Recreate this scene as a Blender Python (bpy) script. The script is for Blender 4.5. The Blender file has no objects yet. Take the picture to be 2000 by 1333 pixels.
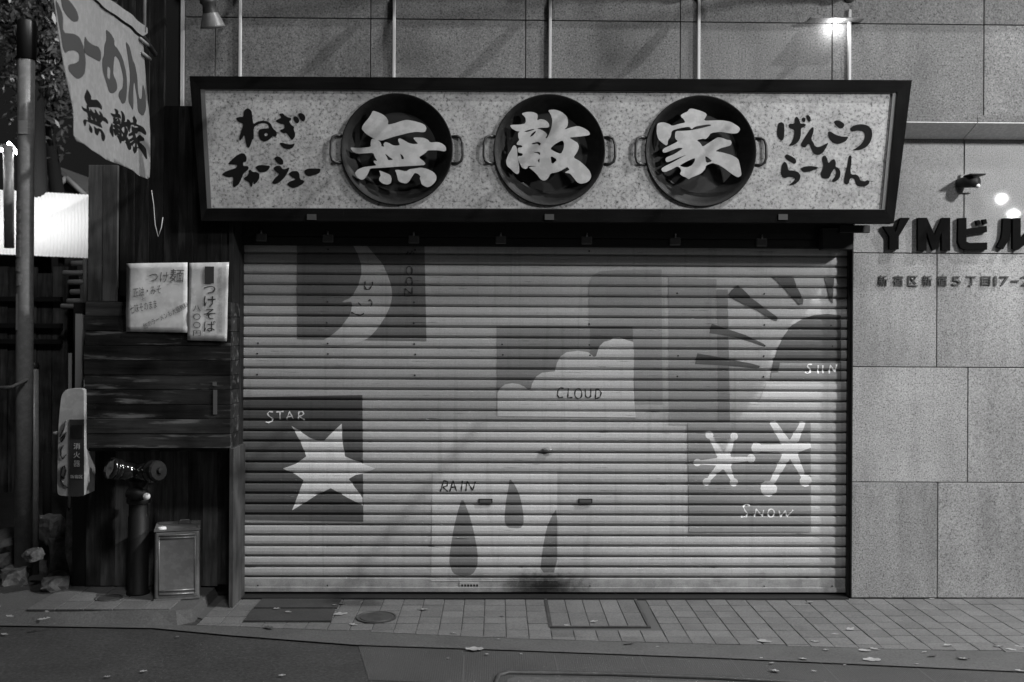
import bpy, bmesh, math, random
from mathutils import Vector, Matrix
from mathutils.geometry import tessellate_polygon

random.seed(7)
sc = bpy.context.scene
col = sc.collection
R = math.radians

# ------------------------------------------------------------------ camera
F = 1944.0                      # focal length in photo pixels (35 mm on a 36 mm wide frame)
HOR = 640.0                     # horizon row
CAM = Vector((0.0, -5.15, 1.40))
cd = bpy.data.cameras.new("camera"); cam = bpy.data.objects.new("camera", cd); col.objects.link(cam)
cd.sensor_width = 36.0; cd.lens = 36.0 * F / 2000.0; cd.clip_start = 0.05; cd.clip_end = 500
CROT = Matrix.Rotation(R(-0.87), 3, 'Z') @ Matrix.Rotation(R(90), 3, 'X') @ Matrix.Rotation(R(0.30), 3, 'Z')
cam.matrix_world = Matrix.Translation(CAM) @ CROT.to_4x4()
SV = (HOR - 666.5) / F
cd.shift_y = SV * F / 2000.0
cd.dof.use_dof = True; cd.dof.focus_distance = 5.1; cd.dof.aperture_fstop = 3.2
sc.camera = cam

# ------------------------------------------------------------------ world (night sky) and exposure
w = bpy.data.worlds.new("World"); sc.world = w; w.use_nodes = True
bg = w.node_tree.nodes["Background"]
bg.inputs[0].default_value = (1, 1, 1, 1); bg.inputs[1].default_value = 0.012
sc.view_settings.view_transform = 'Standard'; sc.view_settings.look = 'None'
sc.view_settings.exposure = -0.08; sc.view_settings.gamma = 1.0
sc.render.engine = 'CYCLES'
sc.cycles.use_denoising = True
sc.cycles.max_bounces = 6
# strengths of the lamps that are built further down, each with its own light
STREET_W, POLE_W, FILL_W, TUBE_W = 980.0, 7000.0, 850.0, 11.0
STREET_AT = Vector((5.2, -3.2, 4.0)); POLE_AT = Vector((9.0, -3.05, 12.0)); FILL_AT = Vector((.5, -4.7, 8.3))

# ------------------------------------------------------------------ helpers
def ray(px, py):
    return (CROT @ Vector(((px - 1000) / F, (666.5 - py) / F + SV, -1.0)))
def at(px, py, Y):
    d = ray(px, py); t = (Y - CAM.y) / d.y
    return CAM + d * t
def gnd(px, py, z=0.0):
    d = ray(px, py); t = (z - CAM.z) / d.z
    return CAM + d * t
def onplane(px, py, p0, n):
    d = ray(px, py); t = (p0 - CAM).dot(n) / d.dot(n)
    return CAM + d * t
W = {}
def link(o, parent=None):
    col.objects.link(o)
    W[o.name] = o.matrix_basis.copy()
    if parent is not None:
        o.parent = parent; o.matrix_parent_inverse = W[parent.name].inverted()
    return o
def mesh(name, verts, faces, smooth=False):
    m = bpy.data.meshes.new(name); m.from_pydata([tuple(v) for v in verts], [], faces); m.validate(); m.update()
    if smooth:
        m.polygons.foreach_set("use_smooth", [True] * len(m.polygons))
    return m
def obj(name, data, mat=None, parent=None, loc=None, rot=None):
    o = bpy.data.objects.new(name, data)
    if mat is not None and data is not None and not data.materials: data.materials.append(mat)
    if loc is not None: o.location = loc
    if rot is not None: o.rotation_euler = rot
    if loc is not None or rot is not None:
        o.matrix_basis = Matrix.LocRotScale(o.location, o.rotation_euler, None)
    return link(o, parent)
def thing(name, label, cat, loc=(0, 0, 0), group=None):
    o = bpy.data.objects.new(name, None); o.empty_display_size = .1; o.matrix_basis = Matrix.Translation(loc)
    link(o); o["label"] = label; o["category"] = cat
    if group: o["group"] = group
    return o
def tag(o, label, cat, group=None):
    o["label"] = label; o["category"] = cat
    if group: o["group"] = group
    return o
def structure(o, label=None):
    o["kind"] = "structure"
    if label: o["label"] = label
    return o
BOXF = [(0,3,2,1),(4,5,6,7),(0,1,5,4),(1,2,6,5),(2,3,7,6),(3,0,4,7)]
def boxv(x0, x1, y0, y1, z0, z1):
    return [(x0,y0,z0),(x1,y0,z0),(x1,y1,z0),(x0,y1,z0),(x0,y0,z1),(x1,y0,z1),(x1,y1,z1),(x0,y1,z1)]
def boxmesh(name, x0, x1, y0, y1, z0, z1, bev=0.0, seg=1):
    if not bev: return mesh(name, boxv(x0,x1,y0,y1,z0,z1), BOXF)
    bm = bmesh.new(); vs = [bm.verts.new(v) for v in boxv(x0,x1,y0,y1,z0,z1)]
    for f in BOXF: bm.faces.new([vs[i] for i in f])
    bmesh.ops.bevel(bm, geom=bm.edges[:], offset=bev, segments=seg, affect='EDGES', profile=.5)
    m = bpy.data.meshes.new(name); bm.to_mesh(m); bm.free(); return m
def box(name, x0, x1, y0, y1, z0, z1, mat, parent=None, bev=0.0, seg=1):
    return obj(name, boxmesh(name, x0,x1,y0,y1,z0,z1,bev,seg), mat, parent)
def frame_of(d):
    d = d.normalized(); a = Vector((0,0,1)) if abs(d.z) < .9 else Vector((1,0,0))
    u = d.cross(a).normalized(); return u, d.cross(u).normalized()
def tube(name, pts, rad, mat, parent=None, n=12, cap=True):
    pts = [Vector(p) for p in pts]; rads = rad if isinstance(rad, (list, tuple)) else [rad] * len(pts)
    V = []; Fc = []; pu = None
    for i, p in enumerate(pts):
        d = (pts[min(i+1, len(pts)-1)] - pts[max(i-1, 0)])
        u, v = frame_of(d)
        if pu is not None:
            u = (pu - d.normalized() * pu.dot(d.normalized())).normalized(); v = d.normalized().cross(u)
        pu = u
        for k in range(n):
            a = 2*math.pi*k/n; V.append(p + (u*math.cos(a) + v*math.sin(a)) * rads[i])
    for i in range(len(pts)-1):
        for k in range(n):
            Fc.append((i*n+k, i*n+(k+1) % n, (i+1)*n+(k+1) % n, (i+1)*n+k))
    if cap:
        Fc.append(tuple(range(n))[::-1]); Fc.append(tuple((len(pts)-1)*n + k for k in range(n)))
    m = mesh(name, V, Fc, True)
    return obj(name, m, mat, parent)
def lathe(name, prof, origin, axis, mat, parent=None, n=32, smooth=True):
    """prof: list of (radius, distance along the axis)"""
    axis = Vector(axis).normalized(); u, v = frame_of(axis); o = Vector(origin)
    V = []; Fc = []
    for r, h in prof:
        for k in range(n):
            a = 2*math.pi*k/n; V.append(o + axis*h + (u*math.cos(a)+v*math.sin(a))*max(r, 1e-5))
    for i in range(len(prof)-1):
        for k in range(n):
            Fc.append((i*n+k, i*n+(k+1) % n, (i+1)*n+(k+1) % n, (i+1)*n+k))
    m = mesh(name, V, Fc, smooth)
    return obj(name, m, mat, parent)
def chaikin(P, it=1):
    for _ in range(it):
        Q = []
        for i in range(len(P)):
            a, b = P[i], P[(i+1) % len(P)]
            Q.append((a[0]*.8+b[0]*.2, a[1]*.8+b[1]*.2)); Q.append((a[0]*.2+b[0]*.8, a[1]*.2+b[1]*.8))
        P = Q
    return P
def pts(s):
    v = [float(t) for t in s.replace(',', ' ').split()]
    return list(zip(v[0::2], v[1::2]))
def solid(name, loops3, off, mat, parent=None):
    """loops3: outer loop and holes as 3D points on the front face; off: vector to the back face"""
    tris = tessellate_polygon(loops3)
    flat = [p for l in loops3 for p in l]; n = len(flat)
    V = list(flat) + [p + off for p in flat]; Fc = []
    for t in tris:
        Fc.append(tuple(t)); Fc.append(tuple(i + n for i in reversed(t)))
    b = 0
    for l in loops3:
        k = len(l)
        for i in range(k):
            j = (i+1) % k; Fc.append((b+i, b+j, b+j+n, b+i+n))
        b += k
    m = mesh(name, V, Fc)
    bm = bmesh.new(); bm.from_mesh(m); bmesh.ops.recalc_face_normals(bm, faces=bm.faces[:]); bm.to_mesh(m); bm.free()
    return obj(name, m, mat, parent)
def zoomed(s, ox, oy, k, smooth=1):
    return [(ox + x*k, oy + y*k) for x, y in chaikin(pts(s), smooth)]
def glyph_mesh(body, size):
    cu = bpy.data.curves.new("glyph", 'FONT'); cu.body = body; cu.size = size; cu.resolution_u = 2
    o = bpy.data.objects.new("glyph", cu); col.objects.link(o)
    dg = bpy.context.evaluated_depsgraph_get(); e = o.evaluated_get(dg); me = e.to_mesh()
    V = [v.co.copy() for v in me.vertices]; Fc = [tuple(p.vertices) for p in me.polygons]
    e.to_mesh_clear(); bpy.data.objects.remove(o); bpy.data.curves.remove(cu)
    return V, Fc
def glyph_in_box(name, body, x0, x1, z0, z1, y, mat, parent=None, thick=0.0, slant=0.0, rot=0.0):
    """flat lettering fitted to a box on a plane of constant y"""
    V, Fc = glyph_mesh(body, 1.0)
    if not V: return None
    ax, bx = min(v.x for v in V), max(v.x for v in V); ay, by = min(v.y for v in V), max(v.y for v in V)
    cx, cz = (x0+x1)/2, (z0+z1)/2; c, s = math.cos(rot), math.sin(rot)
    def mp(v):
        X = x0 + (v.x-ax)/max(bx-ax, 1e-6)*(x1-x0); Z = z0 + (v.y-ay)/max(by-ay, 1e-6)*(z1-z0)
        X += (Z-cz)*slant
        return (cx + (X-cx)*c - (Z-cz)*s, cz + (X-cx)*s + (Z-cz)*c)
    P = [mp(v) for v in V]
    V2 = [(p[0], y, p[1]) for p in P]
    F2 = list(Fc)
    if thick:
        n = len(P); V2 += [(p[0], y+thick, p[1]) for p in P]
        from collections import Counter
        ec = Counter()
        for f in Fc:
            for i in range(len(f)): ec[frozenset((f[i], f[(i+1) % len(f)]))] += 1
        for e, k in ec.items():
            if k == 1:
                a, b = tuple(e); F2.append((a, b, b+n, a+n))
        F2 += [tuple(i+n for i in f) for f in Fc]
    return obj(name, mesh(name, V2, F2), mat, parent)

# ------------------------------------------------------------------ materials (the place is seen in black and white)
def g(v): return (v, v, v, 1)
def material(name, base, rough=.7, metal=0.0, spec=.5, emit=None):
    m = bpy.data.materials.new(name); m.use_nodes = True
    b = m.node_tree.nodes["Principled BSDF"]
    b.inputs["Base Color"].default_value = g(base); b.inputs["Roughness"].default_value = rough
    b.inputs["Metallic"].default_value = metal; b.inputs["Specular IOR Level"].default_value = spec
    if emit:
        b.inputs["Emission Color"].default_value = (1,1,1,1); b.inputs["Emission Strength"].default_value = emit
    return m
class NT:
    def __init__(s, m):
        s.t = m.node_tree; s.b = s.t.nodes["Principled BSDF"]
    def n(s, typ, **kw):
        x = s.t.nodes.new(typ)
        for k, v in kw.items(): setattr(x, k, v)
        return x
    def l(s, a, b): s.t.links.new(a, b)
    def coord(s, scale=(1,1,1), rnd=0.0, kind="Object"):
        tc = s.n("ShaderNodeTexCoord"); mp = s.n("ShaderNodeMapping"); s.l(tc.outputs[kind], mp.inputs[0])
        mp.inputs["Scale"].default_value = scale
        if rnd:
            oi = s.n("ShaderNodeObjectInfo"); mu = s.n("ShaderNodeMath", operation='MULTIPLY'); mu.inputs[1].default_value = rnd
            s.l(oi.outputs["Random"], mu.inputs[0]); cb = s.n("ShaderNodeCombineXYZ")
            for i in range(3): s.l(mu.outputs[0], cb.inputs[i])
            s.l(cb.outputs[0], mp.inputs["Location"])
        return mp.outputs[0]
    def noise(s, vec, scale, detail=4, rough=.55):
        x = s.n("ShaderNodeTexNoise"); x.inputs["Scale"].default_value = scale; x.inputs["Detail"].default_value = detail
        x.inputs["Roughness"].default_value = rough; s.l(vec, x.inputs["Vector"]); return x.outputs["Fac"]
    def ramp(s, fac, stops):
        x = s.n("ShaderNodeValToRGB"); e = x.color_ramp.elements
        e[0].position, e[0].color = stops[0][0], g(stops[0][1]); e[1].position, e[1].color = stops[-1][0], g(stops[-1][1])
        for p, v in stops[1:-1]:
            k = e.new(p); k.color = g(v)
        s.l(fac, x.inputs[0]); return x.outputs[0]
    def mul(s, a, b, op='MULTIPLY'):
        x = s.n("ShaderNodeMath", operation=op)
        for i, v in enumerate((a, b)):
            if isinstance(v, (int, float)): x.inputs[i].default_value = v
            else: s.l(v, x.inputs[i])
        return x.outputs[0]
    def base(s, v): s.l(v, s.b.inputs["Base Color"])
    def bump(s, h, strength=.3, dist=.002):
        x = s.n("ShaderNodeBump"); x.inputs["Strength"].default_value = strength; x.inputs["Distance"].default_value = dist
        s.l(h, x.inputs["Height"]); s.l(x.outputs[0], s.b.inputs["Normal"])
def speckled(name, base, lo, hi, scale, rough, cloud=.2, bump=.15, rnd=0.0, coat=0.0, cscale=2.2, streak=0.0):
    m = material(name, base, rough); t = NT(m); c = t.coord(rnd=rnd)
    f = t.ramp(t.noise(c, scale, 3, .7), [(.30, lo), (.46, .85), (.56, 1.0), (.72, hi)])
    cl = t.ramp(t.noise(c, cscale, 4, .6), [(.25, 1-cloud), (.75, 1+cloud)])
    v = t.mul(t.mul(f, cl), base)
    if streak:
        v = t.mul(v, t.ramp(t.noise(t.coord((5, 5, .45), rnd=rnd), 1.6, 5, .6), [(.33, 1-streak), (.66, 1+streak*.35)]))
    if rnd:
        oi = t.n("ShaderNodeObjectInfo"); v = t.mul(v, t.ramp(oi.outputs["Random"], [(0, .88), (1, 1.10)]))
    t.base(v); t.bump(t.noise(c, scale*.8, 2), bump, .002)
    if coat:
        m.node_tree.nodes["Principled BSDF"].inputs["Coat Weight"].default_value = coat
        m.node_tree.nodes["Principled BSDF"].inputs["Coat Roughness"].default_value = .04
    return m
def wood(name, lo, hi, axis, rough=.65, wear=0.0):
    """axis: direction of the grain, 'x' or 'z'"""
    m = material(name, hi, rough, spec=.07); t = NT(m)
    sx = (2.2, 30, 30) if axis == 'x' else (30, 30, 2.2)
    c = t.coord(sx, rnd=17.0)
    f = t.noise(c, 1.3, 6, .65)
    c2 = t.coord((1, 1, 1) if axis == 'x' else (1, 1, 1), rnd=9.0)
    p = t.noise(c2, 4.5, 3, .5)
    v = t.ramp(f, [(.28, lo), (.5, (lo+hi)/2), (.72, hi)])
    pp = t.ramp(p, [(.35, .55), (.62, 1.25)])
    oi = t.n("ShaderNodeObjectInfo"); r = t.ramp(oi.outputs["Random"], [(0, .62), (1, 1.3)])
    v = t.mul(t.mul(v, pp), r)
    if wear:
        c3 = t.coord((3, 26, 26) if axis == 'x' else (26, 26, 3), rnd=23.0)
        wv = t.ramp(t.noise(c3, 1.0, 5, .6), [(.57, 0), (.68, wear)])
        v = t.mul(v, wv, 'ADD')
    t.base(v); t.bump(f, .35, .002)
    return m
M = {}
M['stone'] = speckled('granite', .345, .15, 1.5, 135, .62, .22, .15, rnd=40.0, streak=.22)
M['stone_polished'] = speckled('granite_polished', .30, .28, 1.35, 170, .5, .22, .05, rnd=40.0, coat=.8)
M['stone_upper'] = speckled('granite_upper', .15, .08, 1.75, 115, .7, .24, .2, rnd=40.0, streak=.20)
M['joint'] = material('joint', .06, .9)
M['soffit'] = speckled('soffit_plaster', .90, .9, 1.05, 60, .7, .06, .05)
M['strip'] = material('pale_conduit', .50, .5)
M['trim'] = material('pale_trim', .45, .5)
M['board'] = speckled('sign_board', .35, .12, 1.2, 62, .6, .30, .05, cscale=11)
M['frame'] = wood('black_frame_wood', .002, .007, 'x', .8)
M['framez'] = wood('black_frame_wood_upright', .002, .007, 'z', .8)
M['bead'] = material('frame_bead', .10, .5); M['tag'] = material('frame_tag', .045, .6)
M['ink'] = material('ink', .006, .7, spec=.1)
M['wok'] = speckled('wok_steel', .024, .8, 1.15, 30, .58, .2, .05)
M['wok'].node_tree.nodes["Principled BSDF"].inputs["Metallic"].default_value = .85
M['wokhandle'] = material('wok_handle', .05, .45, .4)
M['plate'] = speckled('letter_plate', .46, .82, 1.06, 14, .45, .16, .02, cscale=5)
M['black'] = material('black_paint', .010, .6)
M['darkmetal'] = material('dark_metal', .03, .45, .5)
M['letter'] = material('bronze_letter', .005, .8, 0, .05)
M['letter2'] = material('etched_letter', .05, .6)
M['slat'] = None
M['w_dark_z'] = wood('dark_boards_upright', .005, .026, 'z', wear=.02)
M['w_dark_x'] = wood('dark_boards_level', .010, .044, 'x', wear=.11)
M['w_low_z'] = wood('lower_boards', .035, .13, 'z', wear=.05)
M['w_post'] = wood('weathered_post', .025, .08, 'z')
M['paper'] = speckled('paper', .62, .9, 1.05, 10, .45, .10, .25)
M['paper2'] = speckled('laminated_paper', .58, .85, 1.08, 16, .25, .14, .3)
M['pencil'] = material('pencil', .10, .6)
M['brush'] = material('brush_ink', .03, .5)
M['faint'] = material('faint_print', .33, .5)
M['pipe'] = speckled('fire_pipe_paint', .008, .8, 1.2, 40, .55, .2, .05)
M['chrome'] = material('nozzle_metal', .10, .14, .9)
M['capmat'] = material('nozzle_cap', .013, .6, spec=.2)
M['white'] = material('white_plastic', .75, .5)
M['tin'] = speckled('tin', .21, .9, 1.06, 20, .34, .12, .04)
M['tin'].node_tree.nodes["Principled BSDF"].inputs["Metallic"].default_value = .35
M['ext'] = speckled('extinguisher_box_plastic', .42, .85, 1.05, 20, .5, .15, .03)
M['extdark'] = material('extinguisher_label', .035, .5)
M['exttext'] = material('extinguisher_text', .45, .5)
M['marker'] = material('marker_ink', .012, .4)
M['pole'] = speckled('pole_paint', .24, .85, 1.1, 30, .4, .2, .05)
M['sticker'] = speckled('sticker', .30, .35, 1.2, 60, .6, .2, .02)
M['cream'] = material('pale_post', .42, .6)
M['concrete'] = speckled('concrete', .15, .6, 1.25, 60, .85, .35, .4, cscale=5)
M['rock'] = speckled('rough_stone', .19, .5, 1.35, 28, .85, .45, .6, cscale=9)
M['cloth'] = speckled('banner_cloth', .22, .92, 1.04, 30, .85, .10, .1)
M['clothink'] = material('banner_grey_ink', .05, .8, spec=.1)
M['clothblack'] = material('banner_black_ink', .006, .8, spec=.1)
M['tile'] = speckled('paving_tile', .122, .60, 1.25, 110, .75, .22, .3, rnd=30.0, cscale=4)
M['grout'] = material('grout', .07, .9)
M['kerb'] = speckled('kerb_concrete', .075, .6, 1.25, 110, .8, .22, .3, cscale=3)
M['asphalt'] = speckled('asphalt', .030, .35, 1.8, 75, .85, .32, .8, cscale=3.5)
M['iron'] = speckled('iron_cover', .045, .7, 1.3, 50, .6, .3, .3, cscale=8)
M['mat'] = speckled('rubber_mat', .035, .7, 1.3, 90, .8, .25, .4, cscale=6)
M['leaf'] = speckled('dry_leaf', .28, .7, 1.2, 40, .6, .2, .1)
M['leafdark'] = material('dark_leaf', .06, .6)
M['foliage'] = material('foliage', .13, .35)
M['bark'] = material('bark', .012, .9)
M['poly'] = material('corrugated_sheet', .80, .4)
M['tube_on'] = material('fluorescent_tube', .9, .5, emit=30.0)
M['lamp_on'] = material('lit_globe', .9, .5, emit=260.0)
M['shade'] = speckled('lamp_shade', .12, .85, 1.1, 30, .45, .2, .05)
M['lampface'] = material('lamp_face', .16, .5)
M['lampneck'] = material('lamp_neck', .03, .5)

# gutter slabs with fine cross ribs
m = M['gutter'] = material('ribbed_slab', .15, .85); t = NT(m); c = t.coord()
wv = t.n("ShaderNodeTexWave", wave_type='BANDS', bands_direction='X'); wv.inputs["Scale"].default_value = 34.0
wv.inputs["Distortion"].default_value = .25; wv.inputs["Detail"].default_value = 1
t.l(c, wv.inputs["Vector"])
nz = t.ramp(t.noise(c, 110, 3, .7), [(.3, .7), (.7, 1.2)]); cl = t.ramp(t.noise(c, 2.5, 4), [(.3, .8), (.7, 1.15)])
t.base(t.mul(t.mul(t.mul(nz, cl), t.ramp(wv.outputs["Fac"], [(0, .88), (1, 1.05)])), .050))
t.bump(wv.outputs["Fac"], .25, .002)

# ------------------------------------------------------------------ the ground
def sheet(name, P, z, mat, thick=None):
    V = [(p.x, p.y, z) for p in P]
    tris = tessellate_polygon([[Vector(v) for v in V]])
    Fc = [tuple(tr) for tr in tris]
    mm = mesh(name, V, Fc)
    bm = bmesh.new(); bm.from_mesh(mm); bmesh.ops.recalc_face_normals(bm, faces=bm.faces[:])
    for f in bm.faces:
        if f.normal.z < 0: f.normal_flip()
    bm.to_mesh(mm); bm.free()
    return obj(name, mm, mat)
structure(obj('ground', mesh('ground', [(-60,-60,-.03),(60,-60,-.03),(60,60,-.03),(-60,60,-.03)], [(0,1,2,3)]), M['asphalt']), 'dark ground all round')
kerb_in = [gnd(x, y) for x, y in ((-500,1214),(0,1217),(300,1219),(450,1223),(700,1233),(1000,1247),(1400,1258),(2000,1274),(2600,1292))]
kerb_out = [gnd(x, y) for x, y in ((-500,1216),(0,1221),(300,1226),(450,1240),(700,1259),(1000,1269),(1400,1284),(2000,1311),(2600,1340))]
gut_out = [p + Vector((.10, -.42, 0)) for p in kerb_out]
structure(sheet('road', [Vector((-40,-40,0)), Vector((40,-40,0)), Vector((40,.25,0)), Vector((-40,.25,0))], -.0100, M['asphalt']), 'dark asphalt road surface')
structure(sheet('gutter', kerb_out[4:] + gut_out[:3:-1], -.0080, M['gutter']), 'ribbed gutter slabs along the kerb')
GJ = [gnd(x, 1290) for x in (905, 1085, 1255, 1430, 1600, 1775, 1950)]
for p in GJ:
    structure(sheet('gutter_joint', [Vector((p.x-.003, p.y+.09, 0)), Vector((p.x+.003, p.y+.09, 0)), Vector((p.x+.010, p.y-.26, 0)), Vector((p.x+.004, p.y-.26, 0))], -.0072, M['grout']))
structure(sheet('kerb', kerb_in + kerb_out[::-1], -.0025, M['kerb']), 'smooth flush kerb strip')
pav = structure(sheet('pavement', [Vector((-1.45,.30,0)), Vector((-1.45,-.32,0))] + [p for p in kerb_in if p.x > -1.45] + [Vector((6,-1.1,0)), Vector((6,.30,0))], -.0050, M['grout']), 'square tiled pavement in front of the shutter')
T = .1035
tilem = [boxmesh('tile', -.0499, .0499, -.0480, .0480, -.01, .0, .0015) for _ in range(1)][0]
tilem.materials.append(M['tile'])
def kerb_y(x):
    for a, b in zip(kerb_in[:-1], kerb_in[1:]):
        if a.x <= x <= b.x: return a.y + (b.y-a.y)*(x-a.x)/(b.x-a.x)
    return -.8
tiles = []; edge = []
hx0, hx1, hy0, hy1 = gnd(1068,1200).x, gnd(1258,1200).x, gnd(1160,1226).y, .0
x = -1.40 + T/2
while x < 3.55:
    k0, k1 = kerb_y(x-.0503), kerb_y(x+.0503); y = -T/2 - .026 if x < 1.85 else -T/2
    while y + .0503 > max(k0, k1) + .012:
        if not (hx0 - T*.30 < x < hx1 + T*.30 and y > hy0 - T*.30):
            (tiles if y - .0503 > max(k0, k1) else edge).append((x, y, k0, k1))
        y -= T
    x += T
tiles.sort(key=lambda p: p[0]**2*.2 + (p[1]+2)**2)
for x, y, k0, k1 in edge:
    yb0, yb1 = max(y-.0503, k0), max(y-.0503, k1)
    V = [(dx, yy-y, z) for z in (-.01, 0) for dx, yy in ((-.0503, yb0), (.0503, yb1), (.0503, y+.0503), (-.0503, y+.0503))]
    obj('tile', mesh('tile', V, BOXF), M['tile'], pav, (x, y, random.uniform(-.001, .0005)))
N1 = 300 - len(edge)
for x, y, k0, k1 in tiles[:N1]:
    obj('tile', tilem, None, pav, (x, y, random.uniform(-.0012, .0006)), (random.uniform(-.006,.006), random.uniform(-.006,.006), 0))
if len(tiles) > N1:
    V = []; Fc = []
    for x, y, k0, k1 in tiles[N1:]:
        b = len(V); V += boxv(x-.0503, x+.0503, y-.0503, y+.0503, -.01, .0); Fc += [tuple(i+b for i in f) for f in BOXF]
    o = obj('far_tile', mesh('far_tile', V, Fc), M['tile'], pav); o["kind"] = "stuff"
# drain hatch with an iron frame and inset tiles
hatch = thing('drain_hatch', 'square tiled drain hatch with a dark iron frame in the pavement', 'hatch', ((hx0+hx1)/2, (hy0+hy1)/2, 0))
fw = .014
for nm, a in (('frame_bar', (hx0, hx0+fw, hy0, -.028)), ('frame_bar', (hx1-fw, hx1, hy0, -.028)), ('frame_bar', (hx0+fw+.001, hx1-fw-.001, hy0, hy0+fw))):
    box(nm, a[0], a[1], a[2], a[3], -.008, .004, M['iron'], hatch)
nxh, nyh = 5, 2
dx, dy = (hx1-hx0-2*fw)/nxh, (-.028-hy0-fw)/nyh
hm = boxmesh('inset_tile', -dx/2+.0016, dx/2-.0016, -dy/2+.0016, dy/2-.0016, -.008, .0, .001); hm.materials.append(M['tile'])
for i in range(nxh):
    for j in range(nyh):
        obj('inset_tile', hm, None, hatch, (hx0+fw+dx*(i+.5), hy0+fw+dy*(j+.5), -.001+random.uniform(-.001,.001)))
# sill channel under the shutter
structure(box('sill', -1.31, 1.83, -.024, .14, -.02, .006, M['black']), 'black channel under the shutter')
# raised platform on the left, with pavers
TP = [(-6,-.33),(-2.0,-.36),(-1.62,-.38),(-1.52,-.39),(-1.45,-.36),(-1.465,.30),(-6,.30)]
BP = [(-6,-.44),(-2.0,-.46),(-1.62,-.47),(-1.49,-.46),(-1.43,-.40),(-1.445,.30),(-6,.30)]
V = [(x, y, .044) for x, y in TP] + [(x, y, -.02) for x, y in BP]
plat = structure(obj('platform', mesh('platform', V, [tuple(range(7))] + [(i, i+7, (i+1) % 7+7, (i+1) % 7) for i in range(7)]), M['kerb']), 'low concrete platform under the wooden hut')
pm = boxmesh('paver', -.066, .066, -.066, .066, -.01, .0, .002); pm.materials.append(M['tile'])
for i in range(16):
    for j in range(3):
        x = -1.62 - .136*i; y = -.31 + .136*j
        if x < -2.30: continue
        obj('paver', pm, None, plat, (x, y, .049 + random.uniform(-.001, .001)), (random.uniform(-.008,.008), random.uniform(-.008,.008), 0))
# round lids, mats and the big steel cover in the road
def ground_disc(name, px, py, rx, mat, label, cat, h=.006, ring=True):
    c = gnd(px, py); r = rx / F * (c.y - CAM.y)
    o = lathe(name, [(0, h), (r*.80, h), (r*.82, h-.003), (r*.90, h-.003), (r*.92, h), (r, h), (r, -.01)], (c.x, c.y, 0), (0,0,1), mat, None, 40, False)
    return tag(o, label, cat)
ground_disc('manhole_lid', 735, 1207, 39, M['iron'], 'small round iron lid in the pavement beside the mats', 'manhole')
ground_disc('manhole_lid', 212, 1188, 26, M['iron'], 'round dark lid in the platform before the standpipe', 'manhole', .052)
for k, (a, b, lab) in enumerate((((520,1173),(664,1190),'dark rubber mat lying tight under the shutter'), ((500,1193),(652,1216),'dark rubber mat nearer the kerb, below the painted star'))):
    p0, p1, p2, p3 = gnd(a[0]-8, a[1]), gnd(b[0]+2, a[1]), gnd(b[0]-6, b[1]), gnd(a[0]-24, b[1])
    o = solid('door_mat', [[Vector((p.x, p.y, .009)) for p in (p0, p1, p2, p3)]], Vector((0,0,-.0115)), M['mat']); tag(o, lab, 'mat')
cov = thing('road_cover', 'large steel cover let into the road with a rounded dark frame', 'cover', gnd(1200, 1330))
A = [gnd(x, y) for x, y in ((962,1400),(968,1335),(974,1318),(995,1312),(1200,1316),(1400,1323),(1600,1334),(1800,1346))]
tube('frame_bar', [Vector((p.x, p.y, -.004)) for p in A], .011, M['iron'], cov, 6)
B = [gnd(x, y) for x, y in ((984,1400),(986,1340),(992,1325),(1008,1320),(1200,1324),(1400,1331),(1600,1342),(1790,1354))]
solid('plate', [[Vector((p.x, p.y, -.003)) for p in B]], Vector((0,0,-.01)), M['kerb'], cov)

# ------------------------------------------------------------------ the stone building
bld = thing('stone_building', 'granite clad building front around the shutter and behind the sign', 'building', (2.3, 0, 0))
ZR = [0.0, .605, 1.204, 1.7975, 2.394, 2.99, 3.59, 4.19]
J = .0024
def panel(x0, x1, z0, z1, mat='stone'):
    return box('stone_panel', x0+J, x1-J, random.uniform(-.0015, .0005), .03, z0+J, z1-J, M[mat], bld, .0015)
XS = at(1664, 800, 0).x
rows = {0: [XS, 2.30, 3.10, 3.9, 4.7], 1: [XS, 2.455, 3.25, 4.05, 4.7], 2: [XS, 2.29, 3.09, 3.89, 4.7], 3: [XS, 2.43, 3.23, 4.03, 4.7]}
for k, xs in rows.items():
    for a, b in zip(xs[:-1], xs[1:]): panel(a, b, max(ZR[k], .002), ZR[k+1], 'stone_polished' if k == 3 else 'stone')
UX = [-1.614, -1.46, -.66, .14, .943, 1.735, 2.53, 3.33, 4.13, 4.7]
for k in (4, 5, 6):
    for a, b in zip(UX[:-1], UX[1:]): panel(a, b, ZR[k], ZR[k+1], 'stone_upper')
for a, b in zip(UX[:5], UX[1:6]): panel(a, min(b, XS-.004), ZR[3]+.30, ZR[4])
box('wall_backing', XS, 4.7, .031, .25, 0, ZR[4], M['joint'], bld)
box('wall_backing', -1.614, 4.7, .031, .25, ZR[4]+.001, 7.5, M['joint'], bld)
box('wall_backing', -1.614, XS-.002, .031, .25, 1.98, ZR[4], M['joint'], bld)
for a, b in ((1.95, 2.42), (2.423, 4.7)):
    LP_ = [Vector((a, y, z)) for y, z in ((-.16, 2.451), (-.16, 2.484), (-.002, 2.484), (-.002, 2.398))]
    le_ = solid('ledge', [LP_], Vector((b-a, 0, 0)), M['stone_upper'], bld)
    solid('soffit_panel', [[Vector((a+.001, y, z)) for y, z in ((-.158, 2.445), (-.158, 2.4495), (-.004, 2.3975), (-.004, 2.392))]], Vector((b-a-.002, 0, 0)), M['soffit'], le_)
box('cornice', -1.614, 4.7, -.10, -.002, 3.24, 3.32, M['stone'], bld, .003)
box('edge_trim', -1.632, -1.616, -.012, .03, 2.50, 4.2, M['trim'], bld)
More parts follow.
